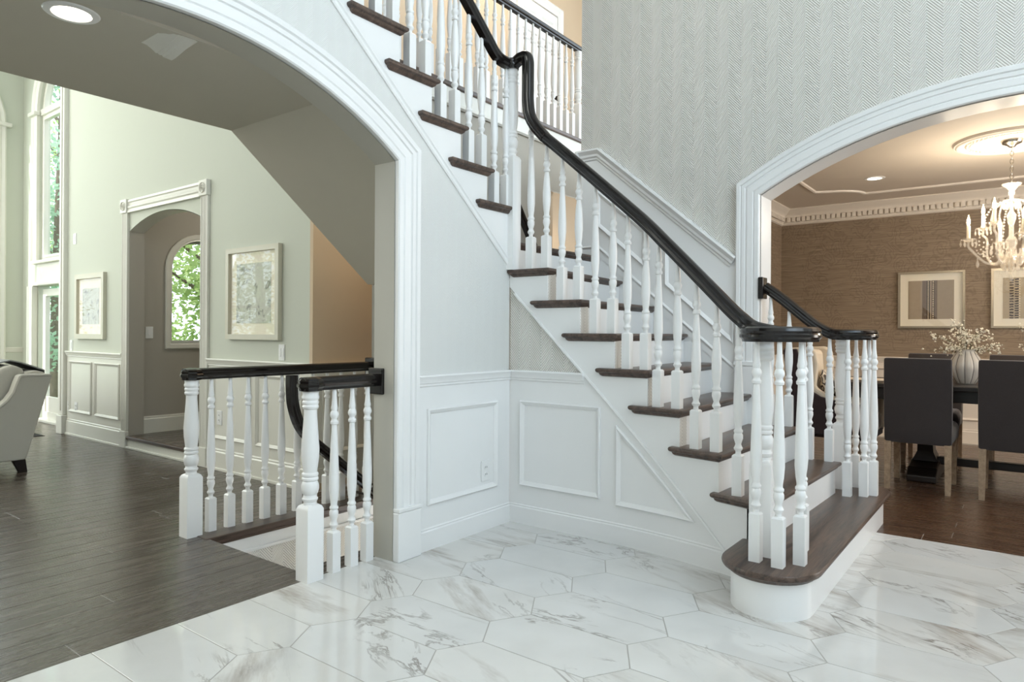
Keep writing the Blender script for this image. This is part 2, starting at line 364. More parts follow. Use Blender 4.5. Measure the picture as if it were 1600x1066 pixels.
def planks(parent, spans, axis, mat, lens=(2.4, 1.9, 1.4)):
    for (c0, a0, a1) in spans:
        a = a0
        while a < a1 - .05:
            l = random.choice(lens)
            if a == a0: l *= random.choice((.45, .7, 1))
            if a + l > a1 - .35: l = a1 - a
            l = round(l, 3); key = (l, axis, mat.name)
            if key not in PLC: PLC[key] = plank_mesh(PW, l, axis, mat)
            link('plank', PLC[key], None, parent, (c0, a, 0) if axis == 'Y' else (a, c0, 0)); a += l
WELLX0, WELLX1, WELLY0 = MX0 - 7 * PW, MX0 - PW, -1.285
sub = MB().box(-7.95, WELLX0, -5.2, .0, -.3, -.0012).box(WELLX0, WELLX1, -5.2, WELLY0, -.3, -.0012).box(WELLX1, MX0, -5.2, 0, -.3, -.0012).box(-1.55, WELLX0, 0, 2.0, -.3, -.0012)
living_floor = struct(sub.build('floor', GROUT), 'dark grey brown oak plank floor of the living room')
sp = []
for k in range(58):
    x1 = MX0 - PW * k; x0 = x1 - PW
    if x0 < -7.95: break
    top = -.11
    if k == 0: top = -.03
    elif k < 7: top = WELLY0
    elif x0 > -1.53: top = 1.2
    elif x0 > -5.92: top = -.285
    sp.append((x0, -5.0, top))
planks(living_floor, sp, 'Y', WOODGREY)
dining_floor = struct(MB().box(.1, 5.0, 1.11, 5.3, -.12, -.0012).build('floor', GROUT), 'dark brown oak plank floor of the dining room')
planks(dining_floor, [(1.1105 + PW * k, .1, 4.95) for k in range(30)], 'X', WOODDIN)

# ------------------------------------------------------------------ staircase data
RS = .1865
Nn = {1: 1.815, 2: 1.56, 3: 1.335, 4: 1.12, 5: .935, 6: .735, 7: .518, 8: .30, 9: -.03}
Ff = {1: 1.815, 2: 1.595, 3: 1.375, 4: 1.09, 5: .863, 6: .658, 7: .436, 8: .171, 9: -.02}
def YB(x): return .012 if x < .6 else .012 - .16 * (x - .6) ** 2
def nu(k): return .03 - .226 * (k - 10)          # nose line of an upper tread
FLOOR2 = 16 * RS
mapA = lambda u, z, h: (h, u, z)
mapB = lambda u, z, h: (u, YB(u) - h, z)
mapC = lambda u, z, h: (u, 1.11 - h, z)
mapD = lambda u, z, h: (u, -.27 - h, z)

# ------------------------------------------------------------------ wall A (with the arch to the living room)
AC, AH, AZ, AR = -1.93, 1.01, 1.955, .325
saw = [(.0, 8 * RS - .03)]
for k in range(10, 16):
    saw += [(nu(k) - .03 if k > 10 else 0.0, k * RS - .03 - (RS if k > 10 else 0)), (nu(k) - .03 if k > 10 else 0.0, k * RS - .03)]
saw += [(nu(16) - .03, 15 * RS - .03), (nu(16) - .03, FLOOR2 - .02), (-5.2, FLOOR2 - .02)]
outA = [(0, 0)] + saw + [(-5.2, 0)] + arch_path(AC, AZ, AH, AR)
wallA = struct(MB().prism(outA, mapA, -.142, 0).build('wall_left', HERRFINE), 'foyer wall with wide arch under the upper stair flight')
CH = .90
MB().box(0, .006, AC + AH + .145, 0, .09, CH - .01).build('wainscot_board', WHITE, wallA)
mould('chair_rail', [(AC + AH + .145, CH), (.0, CH)], CHAIRR, mapA, WHITE, wallA)
mould('baseboard', [(AC + AH + .15, .115), (.0, .115)], BASEB, mapA, WHITE, wallA)
mould('panel_moulding', [(-.70, .23), (-.125, .23), (-.125, .725), (-.70, .725)], PANELM, lambda u, z, h: mapA(u, z, h + .005), WHITE, wallA, True)
mould('arch_casing', arch_path(AC, AZ, AH, AR), CASING, mapA, WHITE, wallA)
for s in (1, -1):
    y0 = AC + s * AH; y0 -= s * .005; MB().box(0, .042, min(y0, y0 + s * .157), max(y0, y0 + s * .157), 0, .24).build('plinth_block', WHITE, wallA, None, .006)
    MB().box(0, .047, min(y0, y0 + s * .161), max(y0, y0 + s * .161), .24, .26).build('plinth_cap', WHITE, wallA, None, .005)
# lining of the arch (jambs and intrados) and a small back bead
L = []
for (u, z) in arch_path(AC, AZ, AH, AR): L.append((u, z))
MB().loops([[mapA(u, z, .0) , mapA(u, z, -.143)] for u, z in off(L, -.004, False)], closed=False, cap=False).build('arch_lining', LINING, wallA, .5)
# white stringer board of the upper flight above a sloping bead
def trimz(y): return 1.545 - .826 * y
strA = [(0.0, trimz(0)), (0, 8 * RS - .03 + .1)] + saw[1:-2] + [(nu(16) - .03, trimz(nu(16) - .03))]
MB().prism(strA, mapA, 0, .008).build('stringer_board', WHITE, wallA)
mould('stringer_bead', [(-1.75, trimz(-1.75)), (0, trimz(0))], [(0, 0), (0, .012), (-.008, .015), (-.014, .009), (-.024, .009), (-.03, .013), (-.038, .008), (-.038, 0)], mapA, WHITE, wallA)
# duplex outlet on wall A
def outlet(name, label, mp, u, z, kind='outlet', group=None):
    c = mp(u, z, .006)
    t = thing(name, label, 'outlet' if kind == 'outlet' else 'switch', c, group)
    MB().prism([(u - .036, z - .058), (u + .036, z - .058), (u + .036, z + .058), (u - .036, z + .058)], mp, 0, .006).build('cover_plate', PLASTIC, t, None, .002)
    if kind == 'outlet':
        for dz in (-.02, .02):
            f = MB().prism([(u + .017 * math.cos(a), z + dz + .014 * math.sin(a)) for a in [PI * k / 6 for k in range(12)]], mp, .006, .009).build('socket_face', PLASTIC, t)
            for du in (-.006, .006): MB().prism([(u + du - .0015, z + dz - .004), (u + du + .0015, z + dz - .004), (u + du + .0015, z + dz + .006), (u + du - .0015, z + dz + .006)], mp, .009, .0095).build('slot', DARKSLOT, f)
    else:
        for du in ((-.017, .017) if kind == 'double' else (0,)):
            MB().prism([(u + du - .014, z - .032), (u + du + .014, z - .032), (u + du + .014, z + .032), (u + du - .014, z + .032)], mp, .006, .010).build('rocker', PLASTIC, t, None, .001)
    return t
outlet('wall_outlet', 'white duplex outlet on wainscot panel beside the arch', lambda u, z, h: mapA(u, z, h + .006), -.226, .335)

# ------------------------------------------------------------------ wall B (spandrel under the lower flight, gently curved)
def slope_z(x): return 1.392 - .957 * x
def top_z(x):                       # underside of the treads
    for k in range(1, 9):
        if x > Nn[k + 1] - .03: return k * RS - .03
    return 8 * RS - .03
XS = sorted(set([0.0, 1.45] + [i * .05 for i in range(1, 30)] + [Nn[k] - .03 for k in range(2, 9) if 0 < Nn[k] - .03 < 1.45]))
def strip(xs, zt, zb, h0, h1, mat, name, parent):
    m = MB()
    for a, b in zip(xs[:-1], xs[1:]):
        e = 1e-4; z = [(zb(a + e), zt(a + e)), (zb(b - e), zt(b - e))]
        if z[0][1] <= z[0][0] + .001 and z[1][1] <= z[1][0] + .001: continue
        ring = lambda x, q, h: [mapB(x, q[0], h), mapB(x, max(q[1], q[0]), h)]
        A0, B0, A1, B1 = ring(a, z[0], h0), ring(b, z[1], h0), ring(a, z[0], h1), ring(b, z[1], h1)
        m.add(A0 + B0 + A1 + B1, [(4, 6, 7, 5), (0, 1, 3, 2), (1, 5, 7, 3), (0, 2, 6, 4), (0, 4, 5, 1), (2, 3, 7, 6)])
    return m.build(name, mat, parent)
wallB = struct(strip(XS, top_z, lambda x: 0, -.08, 0, HERR, 'wall_stair', None), 'gently curved panelled wall under the lower stair flight')
strip(XS, lambda x: min(CH - .01, slope_z(x)), lambda x: .09, 0, .006, WHITE, 'wainscot_board', wallB)
strip(XS, top_z, lambda x: max(0, slope_z(x)), 0, .009, WHITE, 'stringer_board', wallB)
mould('slope_bead', [(x, slope_z(x)) for x in [1.42 - .06 * k for k in range(24)]], [(-.004, 0), (-.004, .016), (.006, .018), (.012, .01), (.012, 0)], mapB, WHITE, wallB)
mould('chair_rail', [(x * .04, CH) for x in range(0, 14)], CHAIRR, mapB, WHITE, wallB)
mould('baseboard', [(x * .05, .115) for x in range(0, 30)], BASEB, mapB, WHITE, wallB)
mpB5 = lambda u, z, h: mapB(u, z, h + .005)
mould('panel_moulding', [(.085, .225), (.623, .225), (.623, .722), (.085, .722)], PANELM, mpB5, WHITE, wallB, True)
mould('panel_moulding', [(.722, .205), (.85, .205), (1.0, .205), (1.18, .205), (1.02, .36), (.87, .50), (.722, .63)], PANELM, mpB5, WHITE, wallB, True)

# ------------------------------------------------------------------ wall C (back wall with the dining arch)
CC, CHF, CZ, CR = 2.44, 1.315, 1.99, .365
outC = [(-.187, 0), (-.187, 5.6), (5.2, 5.6), (5.2, 0)] + arch_path(CC, CZ, CHF, CR)[::-1]
wallC = struct(MB().prism(outC, mapC, -.2, 0).build('wall_back', HERR), 'herringbone papered back wall with the dining room arch')
casC = [(d * 1.0, h) for d, h in CASING]
mould('arch_casing', arch_path(CC, CZ, CHF, CR), casC, mapC, WHITE, wallC)
mould('arch_casing', arch_path(CC, CZ, CHF, CR), casC, lambda u, z, h: (u, 1.31 + h, z), WHITE, wallC)
MB().loops([[mapC(u, z, 0), mapC(u, z, -.2)] for u, z in off(arch_path(CC, CZ, CHF, CR), -.004, False)], closed=False, cap=False).build('arch_lining', WHITE, wallC, .5)
for s in (1, -1):
    x0 = CC + s * (CHF - .005); MB().box(min(x0, x0 + s * .152), max(x0, x0 + s * .152), 1.066, 1.11, .2 if s < 0 else 0, .92 if s < 0 else .24).build('plinth_block', WHITE, wallC, None, .006)
    MB().box(min(x0, x0 + s * .156), max(x0, x0 + s * .156), 1.062, 1.11, .92 if s < 0 else .24, .95 if s < 0 else .26).build('plinth_cap', WHITE, wallC, None, .005)
def capz(x): return 2.44 if x < -.02 else 2.44 - .848 * (x + .02)
def skz(x): return 1.76 if x < -.03 else 1.76 - .843 * (x + .03)
MB().prism([(-.187, 1.5), (.97, .6), (.97, capz(.97)), (-.02, 2.44), (-.187, 2.44)], mapC, 0, .006).build('wainscot_board', WHITE, wallC)
CAPR = [(0, 0), (0, .046), (-.012, .05), (-.02, .042), (-.036, .03), (-.052, .028), (-.06, .016), (-.072, .016), (-.08, .004), (-.08, 0)]
mould('wainscot_cap', [(-.20, 2.46), (-.02, 2.46), (.985, 2.46 - .852)], CAPR, mapC, WHITE, wallC)
MB().box(-.215, -.187, 1.06, 1.31, 2.38, 2.46).build('cap_return', WHITE, wallC, None, .008)
mould('skirt_moulding', [(-.187, skz(-.1)), (-.03, skz(-.03)), (.985, skz(.985))], [(0, 0), (0, .012), (-.01, .02), (-.02, .014), (-.024, .01), (-.06, .01), (-.06, 0)], mapC, WHITE, wallC)
mpC5 = lambda u, z, h: mapC(u, z, h + .005)
sl = .843
for (a, b) in ((-.045, .345), (.49, .965)):
    lo = lambda x: 1.905 - sl * (x + .045); hi = lambda x: 2.165 - sl * (x + .045)
    mould('panel_moulding', [(a, lo(a)), (b, lo(b)), (b, hi(b)), (a, hi(a))], PANELM, mpC5, WHITE, wallC, True)

# ------------------------------------------------------------------ staircase
stair = thing('staircase', 'white staircase with dark oak treads turning up past the landing', 'staircase', (1.5, .5, 0))
TP = [(.010, 0), (.004, -.002), (.0005, -.007), (0, -.013), (.002, -.019), (.008, -.024), (.014, -.026), (.016, -.029), (.019, -.036), (.026, -.042), (.03, -.044)]
def tread(poly, z, mat, name='tread', parent=None, prof=TP):
    L = [[(x, y, z + dz) for x, y in off(poly, d, True)] for d, dz in prof]
    return MB().loops(L).build(name, mat, parent or stair, .6)
def ccw(P):
    a = sum(P[i][0] * P[(i + 1) % len(P)][1] - P[(i + 1) % len(P)][0] * P[i][1] for i in range(len(P))); return P if a > 0 else P[::-1]
def lerp(a, b, t): return a + (b - a) * t
# starting step with two rounded ends
def bull(r):
    P = [(1.46, .5)]
    P = []
    for k in range(0, 19): a = PI + PI * k / 18; P.append((1.622 + r * math.cos(a), -.33 + r * math.sin(a)))
    for k in range(0, 19): a = PI * k / 18; P.append((1.622 + r * math.cos(a), 1.33 + r * math.sin(a)))
    return P
MB().prism(bull(.16), lambda x, y, h: (x, y, h), 0, .158).build('starting_step_riser', WHITE, stair, .6)
tread(ccw(bull(.197)), .19, WOODTREAD, prof=[(.012, 0), (.004, -.002), (.0, -.009), (0, -.017), (.005, -.026), (.014, -.03), (.022, -.034), (.028, -.044), (.034, -.048)])
OV = .04
for k in range(2, 9):
    n0, f0, n1, f1 = Nn[k], Ff[k], Nn[k + 1] - .03, Ff[k + 1] - .03
    yn = YB(n0) - OV; ys = YB(n1) - .009; yf = 1.10 if k > 3 else 1.135
    ex = {2: .035, 3: .05}.get(k, .1)
    if k < 8: poly = [(n0, yn), (f0, yf), (f1, yf), (n1, .07), (n1 - ex, .07), (n1 - ex, YB(n1 - ex) - OV)]
    else: poly = [(n0, yn), (f0, yf), (f1, yf), (-.06, .06), (-.06, ys), (.0, ys), (0.002, yn)]
    tread(ccw(poly), k * RS, WOODTREAD)
for k in range(2, 10):
    a0, a1 = Nn[k] - .03, Ff[k] - .03
    ya = YB(a0) - .004 if k < 9 else .06
    yb = 1.10 if k > 3 else 1.115
    MB().prism([(a0, ya), (a1, yb), (a1 - .02, yb), (a0 - .02, ya)], lambda x, y, h: (x, y, h), (k - 1) * RS - .01, k * RS - .03).build('riser', WHITE, stair)
# dining side stringer (open side past the arch jamb)
for k in (1, 2, 3):
    x0 = (Ff[k + 1] - .03) if k < 3 else 1.125
    MB().box(x0, Ff[k] - .031 if k > 1 else 1.56, 1.10, 1.118, 0, k * RS - .03).build('stringer_board', WHITE, stair)
# landing and upper flight
L9 = [(-.03, .06), (-.02, 1.10), (-.19, 1.12), (-.19, 1.45), (-.88, 1.45), (-.88, 1.2), (-.998, 1.2), (-.998, 0.02), (-.06, 0.02), (-.06, .06)]
tread(ccw(L9), 9 * RS, WOODTREADX, 'landing_floor')
MB().box(-.87, -.06, .0, 1.44, 9 * RS - .14, 9 * RS - .044).build('landing_slab', WHITE_FLAT, stair)
for k in range(10, 16):
    y0, y1 = nu(k), nu(k + 1) - .03
    tread(ccw([(.042, y0), (.042, y1 - .1), (-.06, y1 - .1), (-.06, y1), (-1.10, y1), (-1.10, y0)]), k * RS, WOODTREADX)
for k in range(10, 17):
    y = nu(k) - .03
    MB().box(-1.10, .004, y - .02, y, (k - 1) * RS - .01, k * RS - .03).build('riser', WHITE, stair)
outer = [(.03, 9 * RS)] + [(nu(k) - .02, k * RS + .02) for k in (10, 16)] + [(nu(16) - .02, 2.45), (-.06, 1.46), (.03, 1.46)]
MB().prism(outer, lambda u, z, h: (h, u, z), -1.14, -1.105).build('outer_stringer', WHITE, stair)

# turned balusters: square block, beads, vase, beads, pin
def bal_prof(h, bh):
    b, t = bh, h - .175
    return [(.014, b - .004), (.012, b + .010), (.0125, b + .016), (.0185, b + .022), (.0205, b + .030), (.016, b + .038), (.013, b + .048), (.016, b + .058), (.021, b + .074), (.0208, b + .090), (.0165, b + .099), (.0205, b + .104), (.0205, b + .112), (.0155, b + .118), (.0155, b + .128), (.0195, b + .155), (.0232, b + .2), (.0228, b + .25), (lerp(.0225, .0125, .5), (b + .25 + t) / 2 + .02), (.0125, t), (.0185, t + .004), (.0195, t + .014), (.0145, t + .021), (.0135, t + .03), (.019, t + .038), (.0208, t + .048), (.018, t + .058), (.0135, t + .066), (.0165, t + .078), (.0135, t + .094), (.0105, t + .13), (.0098, h)]
BC = {}
def bal_mesh(h, bh, w=.0225, sc=1):
    key = (round(h, 2), round(bh, 3), w)
    if key not in BC:
        h = key[0]; m = MB()
        m.loops([[(sx * w, sy * w, 0) for sx, sy in ((-1, -1), (1, -1), (1, 1), (-1, 1))], [(sx * w, sy * w, bh - .006) for sx, sy in ((-1, -1), (1, -1), (1, 1), (-1, 1))], [(sx * w * .72, sy * w * .72, bh + .001) for sx, sy in ((-1, -1), (1, -1), (1, 1), (-1, 1))]])
        m.lathe(bal_prof(h, bh), seg=14); me = m.mesh('baluster', .7); me.materials.append(WHITE); BC[key] = me
    return BC[key]
def baluster(parent, x, y, z0, z1, bh=.19): return link('baluster', bal_mesh(z1 - z0 + .004, bh), None, parent, (x, y, z0))
def newel(parent, x, y, z0, z1, w=.042, bh=.34, name='newel_post'):
    h = z1 - z0; b = bh; v1 = h - .085
    m = MB(); m.loops([[(sx * w, sy * w, 0) for sx, sy in ((-1, -1), (1, -1), (1, 1), (-1, 1))], [(sx * w, sy * w, b - .02) for sx, sy in ((-1, -1), (1, -1), (1, 1), (-1, 1))], [(sx * w * .85, sy * w * .85, b - .006) for sx, sy in ((-1, -1), (1, -1), (1, 1), (-1, 1))], [(sx * w * .6, sy * w * .6, b + .002) for sx, sy in ((-1, -1), (1, -1), (1, 1), (-1, 1))]])
    k = w / .042
    pr = [(.030, b - .004), (.027, b + .012), (.033, b + .02), (.035, b + .028), (.030, b + .034), (.029, b + .045), (.034, b + .052), (.0385, b + .07), (.0385, b + .086), (.034, b + .1), (.030, b + .106), (.036, b + .112), (.036, b + .12), (.031, b + .126), (.036, b + .132), (.036, b + .14), (.030, b + .147), (.033, b + .17), (.038, b + .21), (.0392, b + .25), (lerp(.038, .028, .55), lerp(b + .25, v1, .55)), (.028, v1 - .02), (.028, v1), (.034, v1 + .006), (.036, v1 + .014), (.032, v1 + .022), (.036, v1 + .03), (.036, v1 + .036), (.032, v1 + .042), (.037, v1 + .05), (.038, v1 + .058), (.034, v1 + .066), (.036, h)]
    m.lathe([(r * k, z) for r, z in pr], seg=20); return link(name, m.mesh(name, .7), WHITE, parent, (x, y, z0))
RAILP = [(-.02, -.031), (.02, -.031), (.022, -.02), (.031, -.012), (.031, -.002), (.026, .004), (.0285, .013), (.024, .024), (.012, .031), (-.012, .031), (-.024, .024), (-.0285, .013), (-.026, .004), (-.031, -.002), (-.031, -.012), (-.022, -.02)]
def catmull(P, n=8):
    P = [Vector(p) for p in P]; Q = [P[0] * 2 - P[1]] + P + [P[-1] * 2 - P[-2]]; out = []
    for i in range(1, len(Q) - 2):
        for k in range(n):
            t = k / n; a, b, c, d = Q[i - 1], Q[i], Q[i + 1], Q[i + 2]
            out.append(.5 * (2 * b + (c - a) * t + (2 * a - 5 * b + 4 * c - d) * t * t + (3 * b - a - 3 * c + d) * t ** 3))
    return out + [P[-1]]
def rail(name, pts, mat, parent, sc=1, side=None):
    pts = [Vector(p) for p in pts]; L = []; n = len(pts); last = side
    for i, p in enumerate(pts):
        t = (pts[min(i + 1, n - 1)] - pts[max(i - 1, 0)]).normalized(); hz = Vector((t.x, t.y, 0))
        s = Vector((hz.y, -hz.x, 0)).normalized() if hz.length > .18 else last
        if side is not None: s = side
        last = s; u = s.cross(t); u = u if u.length > 0 else Vector((0, 0, 1))
        L.append([tuple(p + s * a * sc + u * b * sc) for a, b in RAILP])
    return MB().loops(L).build(name, mat, parent, .55)
# main rail: upper flight, gooseneck over the landing newel, lower flight, volute
def rail_c(x):                      # centre height of the lower rail
    P = [(.135, 2.45), (.16, 2.36), (.22, 2.27), (.867, 1.708), (1.36, 1.235), (1.44, 1.168), (1.52, 1.128), (1.6, 1.12), (2, 1.12)]
    for (a, za), (b, zb) in zip(P[:-1], P[1:]):
        if x <= b: return za + (zb - za) * max(0, x - a) / (b - a)
def rail_u(y):                      # centre height of the upper rail
    return 2.715 if y > -.08 else 2.715 + (lerp(0, .5, min(1, (-.08 - y) / .12))) * (-.08 - y) if y > -.2 else 2.775 + .826 * (-.2 - y)
upper = [(0, y, rail_u(y)) for y in (-1.5, -1.2, -.9, -.6, -.4, -.3, -.24, -.2, -.16, -.12, -.08, -.02)]
rail('handrail', catmull(upper, 4), BLACKRAIL, stair)
neck = [(0.0, .0, 2.715), (.03, 0, 2.72), (.07, -.004, 2.735), (.115, -.008, 2.735), (.132, -.008, 2.71), (.135, -.008, 2.65), (.135, -.008, 2.55), (.136, -.008, 2.47), (.15, -.008, 2.385), (.19, -.008, 2.315), (.26, -.008, 2.236)]
low = [(x, YB(x) - .0 if x < 1.3 else YB(x), rail_c(x)) for x in (.4, .6, .867, 1.0, 1.15, 1.28, 1.36, 1.42, 1.48, 1.54)]
NC = Vector((1.57, -.275, 1.12))
def vol(th, r, c): return (c.x + r * math.cos(math.radians(th)), c.y + r * math.sin(math.radians(th)), 1.12)
spir = [(80, .205), (55, .205), (30, .20), (5, .19), (-20, .18), (-45, .165), (-70, .14), (-95, .115), (-125, .085), (-160, .06), (-200, .045)]
rail('handrail', catmull(neck, 5), BLACKRAIL, stair, 1, Vector((0, -1, 0)))
rail('handrail', catmull([neck[-1]] + low[:-1] + [vol(a, r, NC) for a, r in spir], 5), BLACKRAIL, stair)
def volute_cap(c):
    return MB().lathe([(.03, -.031), (.05, -.031), (.052, -.02), (.06, -.012), (.06, -.002), (.055, .004), (.057, .014), (.052, .024), (.03, .031), (0, .032)], tuple(c), 24).build('volute_eye', BLACKRAIL, stair, .55)
volute_cap(NC)
newel(stair, NC.x, NC.y, .19, 1.092, .045, .40)
newel(stair, 0.005, .008, 8 * RS, 2.688, .04, .68)
MB().lathe([(.02, -.03), (.043, -.03), (.045, -.02), (.05, -.01), (.05, .002), (.044, .008), (.045, .02), (.036, .03), (0, .032)], (0.005, .0, 2.715), 20).build('rail_cap', BLACKRAIL, stair, .55)
# second rail on the dining side
N2 = Vector((1.565, 1.28, 1.12)); RY = 1.115
jam = CC - CHF
r2 = [(jam + .03, RY, 1.415), (1.25, RY, 1.345), (1.35, RY, 1.26), (1.42, RY, 1.20), (1.48, RY, 1.155), (1.54, RY + .0, 1.127)]
rail('handrail', catmull(r2 + [vol(-a, r * .9, N2) for a, r in spir], 5), BLACKRAIL, stair)
volute_cap(N2)
MB().box(jam - .002, jam + .03, RY - .045, RY + .045, 1.34, 1.475).build('rail_rosette', BLACKRAIL, stair, None, .006)
newel(stair, N2.x, N2.y, .19, 1.092, .045, .40)
# balusters
for k in range(2, 9):
    for d in (.055, .165):
        x = Nn[k] - d
        if x < .1 and k == 8: continue
        if k == 2 and d < .1: x = 1.49
        baluster(stair, x, YB(x) + .016, k * RS, rail_c(x) - .032)
for k in range(10, 16):
    for d in (.06, .17):
        y = nu(k) - d; baluster(stair, -.012, y, k * RS, rail_u(y) - .036)
for a in (-14, -52, -88, 52):
    r = {-14: .165, -52: .162, -88: .108, 52: .195}[a]
    p = vol(a, r, NC); baluster(stair, p[0], p[1], .19, 1.09, .20)
for (x, y) in ((1.635, 1.08), (1.712, 1.135), (1.752, 1.195), (1.625, 1.37), (1.70, 1.355)): baluster(stair, x, y, .19, 1.09, .20)
for k, x in ((3, 1.19), (3, 1.30), (2, 1.42), (2, 1.53)): baluster(stair, x, RY, k * RS, (1.415 - (x - 1.155) * .80) - .04 if x < 1.5 else 1.10)

# ------------------------------------------------------------------ hall ceiling, stair soffit and stairwell to the basement
hall = [(-5.2, 2.26), (-1.105, 2.26), (-.096, 1.446), (.14, 1.446), (.14, 1.56), (-.12, 1.56), (-1.42, 2.62), (-5.2, 2.96)]
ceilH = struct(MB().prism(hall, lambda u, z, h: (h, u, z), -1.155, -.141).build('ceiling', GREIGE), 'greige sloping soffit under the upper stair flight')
MB().box(-4.0, -1.02, -.12, 5.2, 2.761, FLOOR2 - .016).build('slab', WHITE_FLAT, ceilH)
# cut end of a crown moulding on the low ceiling
cr = [(-1.964, 2.262), (-1.964, 2.257), (-1.945, 2.255), (-1.925, 2.246), (-1.908, 2.234), (-1.903, 2.237), (-1.893, 2.231), (-1.885, 2.234), (-1.879, 2.228), (-1.845, 2.225), (-1.83, 2.262)]
MB().loops([[(x, u, 2.262 - (2.262 - z) * k) for u, z in cr] for x, k in ((-.335, 1), (-.30, .95), (-.22, .55), (-.146, .04))]).build('crown_moulding', CREAMTRIM, ceilH, .3)
def downlight(name, label, x, y, z, power, color):
    t = thing(name, label, 'ceiling light', (x, y, z))
    MB().lathe([(.062, -.001), (.064, -.006), (.086, -.004), (.09, .0), (.062, 0)], (x, y, z), 28).build('trim_ring', PLASTIC, t, .6)
    MB().lathe([(0, -.0015), (.06, -.0015), (.06, .0)], (x, y, z), 24).build('lens', LAMPGLOW, t)
    l = bpy.data.lights.new(name, 'SPOT'); l.energy = power; l.color = color; l.spot_size = 2.2; l.spot_blend = .9; l.shadow_soft_size = .06
    o = bpy.data.objects.new('bulb', l); COL.objects.link(o); o.location = (0, 0, -.02); o.parent = t; return t
downlight('recessed_downlight', 'lit round recessed downlight in the low greige hall ceiling', -.282, -2.229, 2.26, 12, (1, .9, .76))
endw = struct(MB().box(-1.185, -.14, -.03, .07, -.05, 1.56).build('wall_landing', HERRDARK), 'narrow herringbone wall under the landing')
# stairwell lining
well = struct(MB().box(WELLX0 - .02, WELLX0 + .005, WELLY0 - .02, 1.2, -2.4, -.05).build('wall_stairwell', HERR), 'papered wall lining the basement stairwell')
MB().box(WELLX0 - .02, WELLX0 + .012, WELLY0, .9, -.115, -.034).build('fascia_board', WHITE, well)
MB().box(WELLX0 - .02, WELLX0 + .022, WELLY0, .9, -.135, -.115).build('fascia_bead', WHITE, well, None, .005)
struct(MB().box(WELLX1, WELLX1 + .1, WELLY0, .9, -2.4, -.31).build('wall_stairwell_right', WHITE_FLAT), 'white lining wall of the stairwell')
struct(MB().box(WELLX0, WELLX1, .9, 1.0, -2.4, .0).build('wall_stairwell_end', WHITE_FLAT), 'white end wall of the stairwell')
MB().box(WELLX0 - .1, WELLX0 + .03, WELLY0 - .02, -.032, -.034, .004).build('nosing_board', WOODTREAD, well, None, .006)
MB().box(WELLX0 - .0, WELLX0 + .018, WELLY0 - .02, -.03, -.05, -.034).build('nosing_cove', WOODTREAD, well, None, .004)
bst = thing('basement_stair', 'dark basement stair descending under the hall soffit', 'staircase', (-.66, -1.2, -.19))
for k in range(1, 9):
    y0 = WELLY0 + .01 + .25 * (k - 1); MB().box(WELLX0 + .03, WELLX1 - .005, y0, y0 + .29, -.19 * k - .03, -.19 * k).build('tread', WOODTREADX, bst, None, .006)
    MB().box(WELLX0 + .03, WELLX1 - .005, y0 - .0, y0 + .018, -.19 * k, -.19 * (k - 1) - .035).build('riser', WHITE, bst)
bl = thing('basement_fill_light', 'light added low in the basement stairwell to brighten it', 'ceiling light', (-.66, .80, -.5))  # invented light source, added to lift the dark stairwell
MB().lathe([(0, -.05), (.06, -.04), (.08, 0), (0, 0)], (-.66, .80, -.5), 16).build('fill_bowl', LAMPGLOW, bl, .6)
l = bpy.data.lights.new('basement_fill', 'POINT'); l.energy = 22; l.color = (1, .95, .88); l.shadow_soft_size = .1; o = bpy.data.objects.new('bulb', l); COL.objects.link(o); o.location = (0, 0, -.12); o.parent = bl
# guard railings
def guard(label, x, ys, y0, y1):
    t = thing('guard_railing', label, 'railing', (x, y0, 0))
    newel(t, x, y0, 0, .853, .043, .34)
    MB().lathe([(.02, -.031), (.05, -.031), (.053, -.02), (.062, -.012), (.062, -.002), (.056, .004), (.058, .014), (.05, .024), (.03, .031), (0, .032)], (x, y0, .883), 8).build('rail_cap', BLACKRAIL, t, .3)
    rail('handrail', [(x, y0 - .045, .883), (x, y0, .883), (x, y1, .883)], BLACKRAIL, t)
    MB().box(x - .052, x + .052, y1 - .004, y1 + .022, .81, .94).build('rail_rosette', BLACKRAIL, t, None, .006)
    for y in ys: baluster(t, x, y, 0, .853, .19)
    return t
GX2, GX1 = -.118, -1.172
guard('black topped white railing beside the marble floor and arch jamb', GX2, [-1.185, -1.08, -.985], -1.318, -.935)
guard('longer black topped white railing on the far side of the stairwell', GX1, [-1.316 + .1125 * k for k in range(1, 12)], -1.316, -.055)
t = thing('stairwell_handrail', 'black curved handrail sinking down into the basement stairwell', 'handrail', (-1.0, -.77, .8))
rail('rail', catmull([(-1.0, -.80, .86), (-1.0, -.80, .78), (-1.0, -.79, .68), (-1.0, -.745, .56), (-1.0, -.66, .46), (-1.0, -.55, .37), (-1.0, -.35, .21), (-1.0, -.1, .01)], 5), BLACKRAIL, t, 1, Vector((1, 0, 0)))
for yy, zz in ((-.62, .40), (-.2, .06)): MB().tube([(-1.0, yy, zz), (-1.05, yy, zz - .02), (-1.14, yy, zz - .02)], .008, 8).build('bracket', BRONZE, t, .6)

